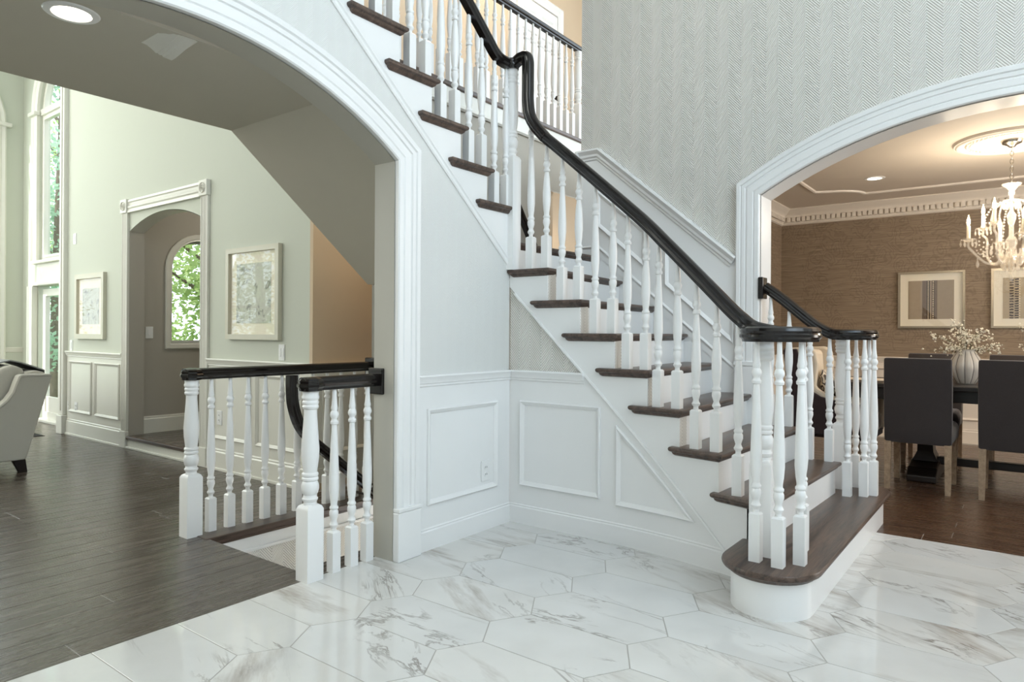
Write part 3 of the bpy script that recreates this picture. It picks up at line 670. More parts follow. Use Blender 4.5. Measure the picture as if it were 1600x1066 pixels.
# ------------------------------------------------------------------ living room: wall D with the cased doorway
DC, DHF = -3.68, .67
outD = [(-5.9, 0), (-5.9, 5.6), (-1.56, 5.6), (-1.56, 0), (DC + DHF, 0), (DC + DHF, 2.235), (DC - DHF, 2.235), (DC - DHF, 0)]
wallD = struct(MB().prism(outD, mapD, -.14, 0).build('wall_living', STRIPE), 'pale green papered living room wall with cased doorway')
sp = [(DC - DHF, 2.235)] + arc_pts(DC, 2.065, DHF - .004, .13) + [(DC + DHF, 2.235)]
MB().prism(sp, mapD, -.135, -.002).build('arch_panel', STRIPE, wallD)
MB().loops([[mapD(u, z, -.002), mapD(u, z, -.135)] for u, z in off(arc_pts(DC, 2.062, DHF - .004, .13), -.003, False)], closed=False, cap=False).build('arch_soffit', CREAMTRIM, wallD, .5)
MB().box(DC - DHF - .01, DC - DHF + .004, -.27, -.13, 0, 2.1).build('jamb_lining', TAUPE, wallD)
def fluted(x0, x1, z0, z1, name):
    w = x1 - x0; P = [(0, 0), (0, .022), (.12, .026), (.2, .018), (.3, .024), (.42, .018), (.5, .024), (.58, .018), (.7, .024), (.8, .018), (.88, .026), (1, .022), (1, 0)]
    MB().loops([[mapD(x0 + a * w, z, h) for a, h in P] for z in (z0, z1)]).build(name, CREAMTRIM, wallD)
for (a, b) in ((DC - DHF - .112, DC - DHF), (DC + DHF, DC + DHF + .112)):
    fluted(a, b, .16, 2.235, 'casing_pilaster')
    MB().prism([(a - .006, 0), (b + .006, 0), (b + .006, .16), (a - .006, .16)], mapD, 0, .034).build('plinth_block', CREAMTRIM, wallD, None, .005)
    blk = MB().prism([(a - .008, 2.235), (b + .008, 2.235), (b + .008, 2.365), (a - .008, 2.365)], mapD, 0, .038).build('corner_block', CREAMTRIM, wallD, None, .004)
    m = MB()
    for r0_, r1_, h in ((.045, .036, .046), (.028, .016, .046), (.01, .002, .05)):
        ring = lambda r, hh: [mapD((a + b) / 2 + r * math.cos(q), 2.30 + r * math.sin(q), hh) for q in [2 * PI * k / 20 for k in range(20)]]
        m.loops([ring(r0_, .037), ring((r0_ + r1_) / 2, h), ring(r1_, .037)])
    m.build('rosette', CREAMTRIM, blk, .6)
mould('door_head_casing', [(DC - DHF - .005, 2.355), (DC + DHF + .005, 2.355)], [(0, 0), (0, .024), (-.02, .028), (-.03, .018), (-.05, .018), (-.06, .026), (-.075, .026), (-.085, .016), (-.1, .024), (-.12, .03), (-.12, 0)], mapD, CREAMTRIM, wallD)
for (a, b) in ((-5.80, DC - DHF - .112), (DC + DHF + .112, -1.525)):
    MB().prism([(a, .15), (b, .15), (b, .88), (a, .88)], mapD, 0, .006).build('wainscot_board', CREAMTRIM, wallD)
    mould('chair_rail', [(a, .895), (b, .895)], CHAIRR, mapD, CREAMTRIM, wallD)
    mould('baseboard', [(a, .17), (b, .17)], [(0, 0), (0, .006), (-.01, .012), (-.02, .01), (-.03, .018), (-.15, .02), (-.155, .03), (-.17, .03), (-.17, 0)], mapD, CREAMTRIM, wallD)
mpD5 = lambda u, z, h: mapD(u, z, h + .005)
for (a, b) in ((-5.72, -5.16), (-5.08, -4.52), (-2.82, -2.28), (-2.2, -1.62)):
    mould('panel_moulding', [(a, .25), (b, .25), (b, .79), (a, .79)], PANELM, mpD5, CREAMTRIM, wallD, True)
P = [(-5.92, .2), (-5.92, 4.4)]
MB().box(-5.93, -5.81, -.315, -.13, .2, 4.6).build('end_pilaster', CREAMTRIM, wallD, None, .01)
MB().box(-5.89, -5.85, -.325, -.31, .25, 4.6).build('pilaster_bead', CREAMTRIM, wallD, None, .006)
MB().box(-5.945, -5.795, -.33, -.13, 0, .2).build('plinth_block', CREAMTRIM, wallD, None, .006)
# raised vestibule behind the doorway
vf = struct(MB().box(-4.5, -2.5, -.268, 2.3, 0, .10).build('floor', CREAMTRIM), 'raised dark oak floor of the small vestibule')
MB().box(-4.34, -3.02, -.30, -.266, .085, .119).build('threshold_nosing', WOODTREADX, vf, None, .008)
MB().box(-4.35, -3.01, -.285, -.268, 0, .085).build('step_riser', CREAMTRIM, vf)
MB().box(-4.35, -3.01, -.30, -.28, 0, .02).build('shoe_moulding', CREAMTRIM, vf, None, .004)
for k in range(10): link('plank', PLC.setdefault(('v',), plank_mesh(PW, 2.3, 'Y', WOODGREY)), None, vf, (-4.35 + PW * k, -.268, .116))
VX, VW0, VW1, VZ0, VZ1 = -4.40, .155, .765, 1.0, 1.745
vr = (VW1 - VW0) / 2; vc = (VW0 + VW1) / 2
hole = [(VW0, VZ0), (VW1, VZ0), (VW1, VZ1)] + [(vc + vr * math.cos(a), VZ1 + vr * math.sin(a)) for a in [PI * k / 16 for k in range(1, 16)]] + [(VW0, VZ1)]
mapV = lambda u, z, h: (VX + h, u, z)
vw = [(-.14, .1), (VW0, .1)] + [hole[0]] + [hole[-1]] + hole[3:-1][::-1][0:0]
m = MB()
m.prism([(-.13, .1), (VW0, .1), (VW0, 2.6), (-.13, 2.6)], mapV, -.12, 0); m.prism([(VW1, .1), (2.3, .1), (2.3, 2.6), (VW1, 2.6)], mapV, -.12, 0)
m.prism([(VW0, .1), (VW1, .1), (VW1, VZ0), (VW0, VZ0)], mapV, -.12, 0)
m.prism([(VW0, 2.6), (VW0, VZ1)] + hole[2:-1][::-1] + [(VW1, 2.6)], mapV, -.12, 0)
vest = struct(m.build('wall_vestibule', TAUPE), 'taupe vestibule wall with an arched window')
mould('baseboard', [(-.13, .28), (2.3, .28)], [(0, 0), (0, .006), (-.01, .012), (-.02, .01), (-.03, .018), (-.165, .02), (-.165, 0)], mapV, CREAMTRIM, vest)
w1 = struct(mould('window_1', [hole[-1], hole[0], hole[1], hole[2]] + hole[3:-1], [(-.065, 0), (-.065, .02), (-.055, .026), (-.02, .02), (-.012, .012), (0, .014), (0, -.1), (.02, -.1), (.02, -.12), (-.065, -.12)], mapV, CREAMTRIM, None, True), 'arched vestibule window with cream casing')
MB().prism(hole, mapV, -.09, -.084).build('pane', GLASS, w1)
MB().box(-2.55, -2.45, -.13, 2.3, .1, 2.6).build('side_wall', TAUPE, vest); MB().box(-4.5, -2.5, 2.2, 2.3, .1, 2.6).build('end_wall', TAUPE, vest)
MB().box(-4.5, -2.5, -.13, 2.3, 2.6, 2.65).build('vestibule_ceiling', TAUPE, vest)
vl = thing('added_fill_light', 'unseen light added inside the small vestibule', 'ceiling light', (-3.5, .9, 2.6))  # added out of view to brighten the vestibule, not an actual fixture
MB().lathe([(.12, 0), (.12, -.02), (.09, -.06), (0, -.085)], (-3.5, .9, 2.6), 20).build('fill_bowl', LAMPGLOW, vl, .6)
l = bpy.data.lights.new('vestibule_fill', 'POINT'); l.energy = 13; l.color = (1, .96, .88); l.shadow_soft_size = .12; o = bpy.data.objects.new('bulb', l); COL.objects.link(o); o.location = (0, 0, -.16); o.parent = vl
# hallway beyond the railing, with its warm light
ph = struct(MB().box(-1.5595, -1.525, -.271, 2.0, 0, 2.76).build('wall_hall', PEACH), 'peach hall wall beyond the stairwell railing')
mapH = lambda u, z, h: (-1.525 + h, u, z)
mould('chair_rail', [(-.27, .895), (1.9, .895)], CHAIRR, mapH, CREAMTRIM, ph)
MB().box(-1.525, -1.519, -.27, 1.9, .15, .88).build('wainscot_board', CREAMTRIM, ph)
mould('baseboard', [(-.27, .17), (1.9, .17)], BASEB, mapH, CREAMTRIM, ph)
mould('panel_moulding', [(-.2, .25), (.5, .25), (.5, .79), (-.2, .79)], PANELM, lambda u, z, h: mapH(u, z, h + .005), CREAMTRIM, ph, True)
MB().box(-1.56, -1.035, 1.9, 2.0, 0, 2.759).build('end_wall', PEACH, ph)
downlight('recessed_downlight', 'warm recessed downlight above the peach hall wall', -1.36, .45, 2.758, 52, (1, .84, .62))

# living room window unit: doors below, arched window above
wy = -.06
mapW = lambda u, z, h: (u, wy - h, z)
WX0, WX1 = -7.30, -6.05; wc = (WX0 + WX1) / 2; wr = (WX1 - WX0) / 2; WSP = 3.80
m = MB(); m.prism([(-7.95, 0), (WX0, 0), (WX0, 5.6), (-7.95, 5.6)], mapW, -.12, 0); m.prism([(WX1, 0), (-5.78, 0), (-5.78, 5.6), (WX1, 5.6)], mapW, -.12, 0)
arcw = [(wc + wr * math.cos(a), WSP + wr * math.sin(a)) for a in [PI * k / 20 for k in range(21)]]
m.prism([(WX0, 5.6)] + arcw[::-1] + [(WX1, 5.6)], mapW, -.12, 0); m.prism([(WX0, 1.66), (WX1, 1.66), (WX1, 1.95), (WX0, 1.95)], mapW, -.12, 0)
wallW = struct(m.build('wall_window', STRIPE), 'end wall of the living room around the tall window')
MB().prism([(WX0, 1.70), (WX1, 1.70), (WX1, 1.93), (WX0, 1.93)], mapW, 0, .02).build('transom_panel', CREAMTRIM, wallW, None, .004)
for z in (1.68, 1.95): MB().prism([(WX0 - .1, z - .02), (WX1 + .1, z - .02), (WX1 + .1, z + .02), (WX0 - .1, z + .02)], mapW, 0, .06).build('transom_ledge', CREAMTRIM, wallW, None, .008)
cas = [(0, 0), (0, .03), (.02, .036), (.04, .026), (.06, .036), (.1, .036), (.12, .026), (.15, .045), (.17, .03), (.17, 0)]
mould('window_casing', [(WX0, 1.97), (WX0, WSP)] + arcw[::-1][1:-1] + [(WX1, WSP), (WX1, 1.97)], cas, mapW, CREAMTRIM, wallW)
MB().box(WX0 - .19, WX0 - .02, wy - .07, wy, 0, 1.66).build('door_pilaster', CREAMTRIM, wallW, None, .01)
MB().prism([(WX0 - .2, WSP - .03), (WX0 + .02, WSP - .03), (WX0 + .02, WSP + .02), (WX0 - .2, WSP + .02)], mapW, 0, .07).build('capital', CREAMTRIM, wallW, None, .01)
m = MB()
def fr(u0, u1, z0, z1, w, h0=-.08, h1=-.03):
    m.prism([(u0, z0), (u0 + w, z0), (u0 + w, z1), (u0, z1)], mapW, h0, h1); m.prism([(u1 - w, z0), (u1, z0), (u1, z1), (u1 - w, z1)], mapW, h0, h1)
    m.prism([(u0 + w, z0), (u1 - w, z0), (u1 - w, z0 + w), (u0 + w, z0 + w)], mapW, h0, h1); m.prism([(u0 + w, z1 - w), (u1 - w, z1 - w), (u1 - w, z1), (u0 + w, z1)], mapW, h0, h1)
fr(WX0, WX1, 1.95, WSP, .06); fr(WX0 + .06, WX1 - .06, 2.01, WSP - .06, .03, -.07, -.02)
w2 = struct(m.build('window_2', CREAMTRIM), 'tall arched living room window above the glazed doors')
mould('arch_frame', arcw[::-1], [(0, -.03), (-.06, -.03), (-.06, -.08), (0, -.08)], mapW, CREAMTRIM, w2)
MB().prism([(WX0, WSP - .03), (WX1, WSP - .03), (WX1, WSP + .05), (WX0, WSP + .05)], mapW, -.09, -.005).build('transom_bar', CREAMTRIM, w2, None, .008)
MB().prism([(WX0, 1.95), (WX1, 1.95), (WX1, WSP), (WX0, WSP)], mapW, -.06, -.055).build('pane', GLASS, w2)
MB().prism(arcw, mapW, -.06, -.055).build('pane', GLASS, w2)
dn = 0
for (a, b) in ((WX0 + .05, wc), (wc, WX1 - .05)):
    dn += 1; m = MB(); fr(a, b, .03, 1.62, .085); d = struct(m.build('door_%d' % dn, CREAMTRIM), ['left glazed door leaf under the tall window', 'right glazed door leaf under the tall window'][dn - 1])
    m = MB(); m.prism([(a + .085, .115), (b - .085, .115), (b - .085, .3), (a + .085, .3)], mapW, -.07, -.04); m.build('bottom_panel', CREAMTRIM, d)
    MB().prism([(a + .08, .3), (b - .08, .3), (b - .08, 1.54), (a + .08, 1.54)], mapW, -.06, -.055).build('pane', GLASS, d)
    for z in (.35, .85, 1.4):
        if dn == 1: MB().prism([(b - .02, z - .045), (b + .012, z - .045), (b + .012, z + .045), (b - .02, z + .045)], mapW, -.03, -.02).build('hinge', BRONZE, d)
MB().box(WX0, WX1, wy - .05, wy + .1, 0, .03).build('door_sill', CREAMTRIM, wallW, None, .006)
# left wall of the living room with tall arched windows
LX = -7.85; mapL = lambda u, z, h: (LX + h, u, z)
outL = [(-5.2, 0), (wy, 0), (wy, 5.6), (-5.2, 5.6)]
m = MB(); hs = [(-1.9, -.42)]
m.prism([(-.42, 0), (wy, 0), (wy, 5.6), (-.42, 5.6)], mapL, -.12, 0); m.prism([(-5.2, 0), (-4.3, 0), (-4.3, 5.6), (-5.2, 5.6)], mapL, -.12, 0); m.prism([(-2.5, 0), (-1.9, 0), (-1.9, 5.6), (-2.5, 5.6)], mapL, -.12, 0); m.prism([(-4.3, 2.7), (-2.5, 2.7), (-2.5, 5.6), (-4.3, 5.6)], mapL, -.12, 0); m.prism([(-4.3, 0), (-2.5, 0), (-2.5, .3), (-4.3, .3)], mapL, -.12, 0)
lc, lr = -1.16, .74; arl = [(lc + lr * math.cos(a), 3.70 + lr * math.sin(a)) for a in [PI * k / 20 for k in range(21)]]
m.prism([(-1.9, 5.6)] + arl[::-1] + [(-.42, 5.6)], mapL, -.12, 0); m.prism([(-1.9, 0), (-.42, 0), (-.42, .3), (-1.9, .3)], mapL, -.12, 0)
wallL = struct(m.build('wall_far', STRIPE), 'far living room wall with tall arched window')
mould('window_casing', [(-1.9, .3)] + arl[::-1] + [(-.42, .3)], cas, mapL, CREAMTRIM, wallL)
MB().prism([(-.44, 3.68), (-.20, 3.68), (-.20, 3.73), (-.44, 3.73)], mapL, 0, .07).build('capital', CREAMTRIM, wallL, None, .01)
mould('chair_rail', [(-.25, .895), (wy, .895)], CHAIRR, mapL, CREAMTRIM, wallL)
m = MB()
for (a, b, z0, z1) in ((-1.9, -1.84, .3, 3.7), (-.48, -.42, .3, 3.7), (-1.19, -1.13, .3, 3.7), (-1.84, -.48, .3, .37), (-1.84, -.48, 3.63, 3.7)): m.prism([(a, z0), (b, z0), (b, z1), (a, z1)], mapL, -.09, -.03)
w3 = struct(m.build('window_3', CREAMTRIM), 'tall arched window at the far left of the living room')
MB().prism([(-1.9, .3), (-.42, .3), (-.42, 3.7), (-1.9, 3.7)], mapL, -.06, -.055).build('pane', GLASS, w3); MB().prism(arl, mapL, -.06, -.055).build('pane', GLASS, w3)
m = MB()
for (a, b, z0, z1) in ((-4.3, -4.24, .3, 2.7), (-2.56, -2.5, .3, 2.7), (-3.43, -3.37, .3, 2.7), (-4.24, -2.56, .3, .37), (-4.24, -2.56, 2.63, 2.7), (-4.24, -2.56, 1.5, 1.54)): m.prism([(a, z0), (b, z0), (b, z1), (a, z1)], mapL, -.09, -.03)
w4 = struct(m.build('window_4', CREAMTRIM), 'wide window further along the far living room wall')
MB().prism([(-4.3, .3), (-2.5, .3), (-2.5, 2.7), (-4.3, 2.7)], mapL, -.06, -.055).build('pane', GLASS, w4)
struct(MB().box(-7.97, -.0, -5.3, .1, 5.6, 5.7).build('ceiling', WHITE_FLAT), 'high white living room ceiling')
struct(MB().box(-7.97, 5.3, -5.3, -5.2, 0, 5.6).build('wall_front', WHITE_FLAT), 'plain wall behind the camera')

# things on wall D
outlet('wall_switch', 'double rocker switch on the papered wall below the sketch', mapD, -1.885, .965, 'double')
outlet('wall_switch', 'small switch low beside the tall window pilaster', mapD, -5.70, .955, 'single')
outlet('wall_switch', 'small thermostat plate high above the left picture', mapD, -5.62, 2.09, 'single')
outlet('wall_outlet', 'left one of two outlets low on the wainscot panel', mapD5 if False else mpD5, -5.735, .30)
outlet('wall_outlet', 'right one of two outlets low on the wainscot panel', mpD5, -5.55, .30)
outlet('wall_outlet', 'outlet low behind the white balusters of the railing', mpD5, -2.72, .42)
outlet('wall_switch', 'switch plate beside the arched vestibule window', mapV, -.06, 1.10, 'single')
def picture(name, label, mp, u0, u1, z0, z1, fw_, mat_f, matw, art, group=None, depth=.035):
    t = thing(name, label, 'picture', mp((u0 + u1) / 2, z0, 0), group)
    MB().loops([[mp(u, z, 0) for u, z in ((u0, z0), (u1, z0), (u1, z1), (u0, z1))], [mp(u, z, depth) for u, z in ((u0, z0), (u1, z0), (u1, z1), (u0, z1))],
                [mp(u, z, depth) for u, z in ((u0 + fw_, z0 + fw_), (u1 - fw_, z0 + fw_), (u1 - fw_, z1 - fw_), (u0 + fw_, z1 - fw_))],
                [mp(u, z, 0) for u, z in ((u0 + fw_, z0 + fw_), (u1 - fw_, z0 + fw_), (u1 - fw_, z1 - fw_), (u0 + fw_, z1 - fw_))]], wrap=True).build('frame', mat_f, t)
    a, b, c, d = u0 + fw_, u1 - fw_, z0 + fw_, z1 - fw_
    q = MB().prism([(a, c), (b, c), (b, d), (a, d)], mp, .002, .010).build('mat_board', MATBOARD, t)
    MB().prism([(a + matw, c + matw), (b - matw, c + matw), (b - matw, d - matw), (a + matw, d - matw)], mp, .010, .0125).build('artwork', art, q)
    MB().prism([(a, c), (b, c), (b, d), (a, d)], mp, .018, .020).build('glass', PICGLASS, t)
    return t
LFRAME = paint('champagne_frame', (212, 208, 190), .4, .05, 0)
picture('framed_picture', 'tall pale framed print on the wall left of the doorway', mapD, -5.54, -4.84, 1.03, 1.70, .05, LFRAME, .10, SKETCH)
picture('framed_picture', 'framed ink sketch on the wall right of the doorway', mapD, -2.60, -1.89, 1.055, 1.765, .04, LFRAME, .085, SKETCH)

# sofa at the left edge, seen end on
ch = thing('sofa', 'oatmeal linen sofa with raked back at the left edge', 'sofa', (-4.7, -1.6, 0))
def sm(x, z, d): return (-3.80 - d, -1.262 + x, z)
prof = [(-.88, .10), (-.015, .10), (0, .11), (.172, .75), (.16, .765), (-.04, .768), (-.056, .755), (-.076, .70), (-.096, .635), (-.136, .575), (-.185, .53), (-.3, .49), (-.88, .47)]
for d0, d1 in ((0, .11), (1.79, 1.9)): MB().prism(prof, sm, d0, d1).build('side_panel', SOFAFAB, ch, None, .012)
mould('welt', prof[4:], [(.0, -.028), (.01, -.034), (.02, -.028), (.01, -.02)], lambda x, z, h: sm(x, z, h + .028), SOFAFAB, ch)
MB().prism([(.0, .12), (.165, .745), (.15, .775), (.10, .79), (.02, .78), (-.16, .3), (-.2, .12)], sm, .11, 1.79).build('back_frame', SOFAFAB, ch, .8, .01)
for d0, d1 in ((.13, .94), (.96, 1.77)):
    MB().prism([(-.1, .45), (.03, .78), (.0, .82), (-.06, .838), (-.13, .82), (-.22, .7), (-.27, .47)], sm, d0, d1).build('back_cushion', SOFAFAB, ch, .8, .03)
    MB().prism([(-.88, .3), (-.12, .3), (-.12, .46), (-.86, .47)], sm, d0, d1).build('seat_cushion', SOFAFAB, ch, .8, .03)
MB().prism([(-.86, .11), (-.02, .11), (-.02, .3), (-.86, .3)], sm, .11, 1.79).build('base', SOFAFAB, ch)
for x in (-.035, -.80):
    for d in (.05, 1.84):
        MB().loops([[sm(x + .02 + a * .026, 0, d + b * .026) for a, b in ((-1, -1), (1, -1), (1, 1), (-1, 1))], [sm(x + a * .04 - .01, .10, d + b * .035) for a, b in ((-1, -1), (1, -1), (1, 1), (-1, 1))]]).build('leg', WOODBLACK, ch)
th = MB(); L = []
for (x, z) in ((-.33, .56), (-.28, .68), (-.2, .79), (-.12, .85), (-.05, .868), (.02, .85), (.1, .82), (.19, .78), (.185, .66), (.16, .52), (.13, .42)):
    L.append([sm(x, z, d) for d in (.22, .4, .6, .75)])
L2 = [[(p[0], p[1], p[2] + .01) for p in r[::-1]] for r in L]
th.loops([a + b for a, b in zip(L, L2)])
tag(th.build('throw_blanket', GREYFAB, None, .8), 'grey throw blanket folded over the back of the sofa', 'blanket')
v = thing('floor_vent', 'small dark floor register near the glazed doors', 'vent', (-5.95, -.55, 0))
MB().box(-6.1, -5.8, -.58, -.48, 0, .004).build('plate', BRONZE, v)
for k in range(8): MB().box(-6.08 + .035 * k, -6.065 + .035 * k, -.57, -.49, .004, .006).build('slot', DARKSLOT, v)

# ------------------------------------------------------------------ upper hall and back stair
mapU = lambda u, z, h: (-1.0 + h, u, z)
uw = [(.0, 0), (.0, 2.9), (2.6, 2.9), (2.6, 2.42), (1.9, 2.42), (1.9, 0)]
ub = struct(MB().prism(uw, mapU, -.03, 0).build('wall_underbalcony', TAUPE), 'beige wall below the upper balcony beside the landing')
MB().prism([(-.25, 2.82), (2.5, 2.82), (2.5, 2.95), (-.25, 2.95)], mapU, 0, .02).build('fascia_board', CREAMTRIM, ub)
mould('fascia_bead', [(-.25, 2.84), (2.5, 2.84)], [(0, .015), (0, .03), (-.02, .036), (-.03, .015)], mapU, CREAMTRIM, ub)
up = struct(MB().box(-4.0, -1.0, -.12, 5.2, 2.97, FLOOR2).build('floor', WOODGREY), 'dark floor of the upper hall')
MB().box(-1.1, -.965, -.25, 2.5, FLOOR2 - .035, FLOOR2 + .006).build('nosing_board', WOODTREAD, up, None, .01)
bw = struct(MB().box(-2.3, -2.2, -.12, 5.2, FLOOR2, 5.6).build('wall_upperhall', PEACH), 'peach wall of the upper hall')
MB().box(-2.3, -.19, 5.2, 5.3, 0, 5.6).build('end_wall', PEACH, bw)
MB().box(-1.9, -1.85, 1.4, 5.2, 0, 2.76).build('lower_wall', PEACH, bw)
MB().box(-4.0, -1.2, -.2, -.121, FLOOR2, 5.6).build('side_wall', PEACH, bw)
struct(MB().box(-4.0, 5.3, -5.3, 5.3, 5.6, 5.7).build('ceiling', WHITE_FLAT), 'high ceiling over foyer and upper hall')
d4 = struct(MB().box(-2.2, -2.165, 2.95, 3.77, FLOOR2, 5.0).build('door_3', WHITE, None, None, .003), 'white panelled bedroom door in the upper hall')
mapU2 = lambda u, z, h: (-2.165 + h, u, z)
for (a, b) in ((3.03, 3.33), (3.40, 3.69)):
    for (c, d) in ((3.15, 3.75), (3.85, 4.55), (4.62, 4.9)): mould('door_panel', [(a, c), (b, c), (b, d), (a, d)], [(0, 0), (0, .004), (.012, .014), (.03, .004), (.03, 0)], mapU2, WHITE, d4, True)
MB().lathe([(.0, 0), (.012, 0), (.012, .03), (.028, .04), (.03, .055), (.02, .07), (0, .072)], seg=14).build('door_knob', BRONZE, d4).matrix_local = Matrix.Translation((-2.165, 3.70, 3.98)) @ Matrix.Rotation(PI / 2, 4, 'Y')
mould('door_casing', [(2.93, FLOOR2), (2.93, 5.02), (3.79, 5.02), (3.79, FLOOR2)], [(0, 0), (0, .03), (.03, .036), (.06, .03), (.1, .045), (.12, .03), (.12, 0)], lambda u, z, h: (-2.2 + h, u, z), WHITE, d4)
bal = thing('balcony_railing', 'white balcony railing with dark rail along the upper hall', 'railing', (-1.03, 2.4, FLOOR2))
newel(bal, -1.03, 2.42, FLOOR2, 3.85, .043, .36)
rail('handrail', [(-1.03, -.2, 3.88), (-1.03, 1, 3.88), (-1.03, 2.48, 3.88)], BLACKRAIL, bal)
for k in range(24): baluster(bal, -1.03, 2.42 - .108 * (k + 1), FLOOR2 + .006, 3.85, .24)
t = thing('back_stair_handrail', 'black handrail dropping behind the landing newel', 'handrail', (-.94, 1.4, 1.68))
rail('rail', catmull([(-.93, 1.12, 2.33), (-.93, 1.22, 2.28), (-.93, 1.33, 2.16), (-.93, 1.53, 1.90), (-.93, 1.66, 1.74)], 5), BLACKRAIL, t, 1, Vector((1, 0, 0)))
for yy, zz in ((1.28, 2.2), (1.6, 1.8)): MB().tube([(-.93, yy, zz), (-.96, yy, zz - .02), (-1.0, yy, zz - .02)], .008, 8).build('bracket', BRONZE, t, .6)
lampu = thing('added_fill_light', 'unseen light added over the upper hall', 'ceiling light', (-1.6, 2.2, 5.6))  # made-up source above the view, added to light the upper hall
MB().lathe([(.16, 0), (.16, -.03), (.12, -.08), (0, -.11)], (-1.6, 2.2, 5.6), 24).build('fill_bowl', LAMPGLOW, lampu, .6)
l = bpy.data.lights.new('upper_hall_fill', 'POINT'); l.energy = 26; l.color = (1, .86, .68); l.shadow_soft_size = .15; o = bpy.data.objects.new('bulb', l); COL.objects.link(o); o.location = (0, 0, -.2); o.parent = lampu
downlight('recessed_downlight', 'warm downlight over the back stair behind the landing', -1.45, 3.0, 2.755, 22, (1, .76, .5))

# ------------------------------------------------------------------ dining room
DZ = 2.6; DX0, DX1, DY1 = .1, 4.95, 5.25
m = MB().box(DX0 - .29, DX0, 1.31, DY1 + .1, 0, DZ + .1).box(DX0, DX1 + .1, DY1, DY1 + .1, 0, DZ + .1)
dw = struct(m.build('wall_dining', DAMASK), 'brown damask papered walls of the dining room')
dr = struct(MB().box(DX1, DX1 + .1, 1.31, DY1, 0, DZ + .1).build('wall_right', DAMASK), 'right wall of the dining room')
dc = struct(MB().box(DX0, DX1, 1.3, DY1, DZ, DZ + .08).build('ceiling', DINCEIL), 'dining room ceiling with applied mouldings')
mapE = lambda u, z, h: (u, DY1 - h, z); mapE2 = lambda u, z, h: (DX0 + h, u, z)
CROWN = [(0, 0), (0, .13), (-.012, .13), (-.02, .12), (-.05, .085), (-.07, .06), (-.085, .052), (-.095, .052), (-.095, .035), (-.15, .03), (-.158, .022), (-.17, .022), (-.18, .006), (-.18, 0)]
pl = [(DX0, 1.31), (DX0, DY1), (DX1, DY1)]
L = []
for (x, y) in pl: L.append([])
for (dz, h) in CROWN:
    q = off([(DX0, 1.31), (DX0, DY1), (DX1, DY1)], -h, False)
    for i, (x, y) in enumerate(q): L[i].append((x, y, DZ + dz))
crown = MB().loops(L).build('crown_moulding', DINTRIM, dw, .5)
DME = MB().box(-.019, .019, -.035, 0.003, -.024, .024).mesh('dentil'); DME.materials.append(DINTRIM)
for k in range(70):
    x = DX0 + .10 + .054 * k
    if x < 4: link('dentil', DME, None, crown, (x, DY1 - .03, DZ - .122))
DME2 = MB().box(-.003, .035, -.019, .019, -.024, .024).mesh('dentil'); DME2.materials.append(DINTRIM)
for k in range(24): link('dentil', DME2, None, crown, (DX0 + .03, DY1 - .12 - .054 * k, DZ - .122))
for mp, a, b in ((mapE, DX0, DX1), (mapE2, 1.35, DY1)):
    MB().prism([(a, .12), (b, .12), (b, .86), (a, .86)], mp, 0, .006).build('wainscot_board', DINTRIM, dw)
    mould('chair_rail', [(a, .88), (b, .88)], CHAIRR, mp, DINTRIM, dw); mould('baseboard', [(a, .15), (b, .15)], [(0, 0), (0, .006), (-.01, .012), (-.02, .01), (-.03, .018), (-.15, .02), (-.15, 0)], mp, DINTRIM, dw)
    n = int((b - a) / .75); w = (b - a) / n
    for k in range(n): mould('panel_moulding', [(a + w * k + .07, .24), (a + w * (k + 1) - .07, .24), (a + w * (k + 1) - .07, .76), (a + w * k + .07, .76)], PANELM, lambda u, z, h, mp=mp: mp(u, z, h + .005), DINTRIM, dw, True)
# ceiling border moulding with notched concave corners
cmap = lambda u, v, h: (u, v, DZ - h)
cm = [(.70, 2.0), (.70, 4.27), (.74, 4.30)] + [(.80 + .30 * math.sin(a), 4.64 - .30 * math.cos(a) * 1.0 + .0) for a in [PI / 2 * k / 6 for k in range(1, 6)]] + [(1.10, 4.64), (3.62, 4.64)]
mould('ceiling_moulding', cm, [(-.02, 0), (-.016, .014), (0, .02), (.016, .014), (.02, 0)], cmap, DINTRIM, dc)
CX, CY = 2.36, 3.135
md = MB(); md.lathe([(0, -.004), (.24, -.006), (.245, -.012), (.25, -.022), (.262, -.024), (.27, -.014), (.30, -.012), (.31, -.018), (.33, -.03), (.35, -.03), (.362, -.02), (.37, -.02), (.376, -.01), (.38, 0)], (CX, CY, DZ), 56)
mdo = md.build('ceiling_medallion', DINTRIM, None, .5); tag(mdo, 'round plaster ceiling medallion above the chandelier', 'medallion')
BD = MB().lathe([(0, -.012), (.008, -.009), (.012, 0), (.008, .009), (0, .012)], seg=6).mesh('bead', .9); BD.materials.append(DINTRIM)
for k in range(48): a = 2 * PI * k / 48; link('bead', BD, None, mdo, (CX + .285 * math.cos(a), CY + .285 * math.sin(a), DZ - .018))
downlight('recessed_downlight', 'lit recessed downlight in the dining room ceiling', 1.304, 3.96, DZ, 14, (1, .82, .6))
picture('framed_picture', 'framed textile print with pale central stripes behind the flowers', mapE, 1.335, 1.945, 1.195, 1.80, .022, SILVERFRAME, .075, ART1, 'framed textile prints on the damask wall', .03)
picture('framed_picture', 'framed textile print with dark ticked columns at right edge', mapE, 2.165, 2.775, 1.195, 1.80, .022, SILVERFRAME, .075, ART2, 'framed textile prints on the damask wall', .03)

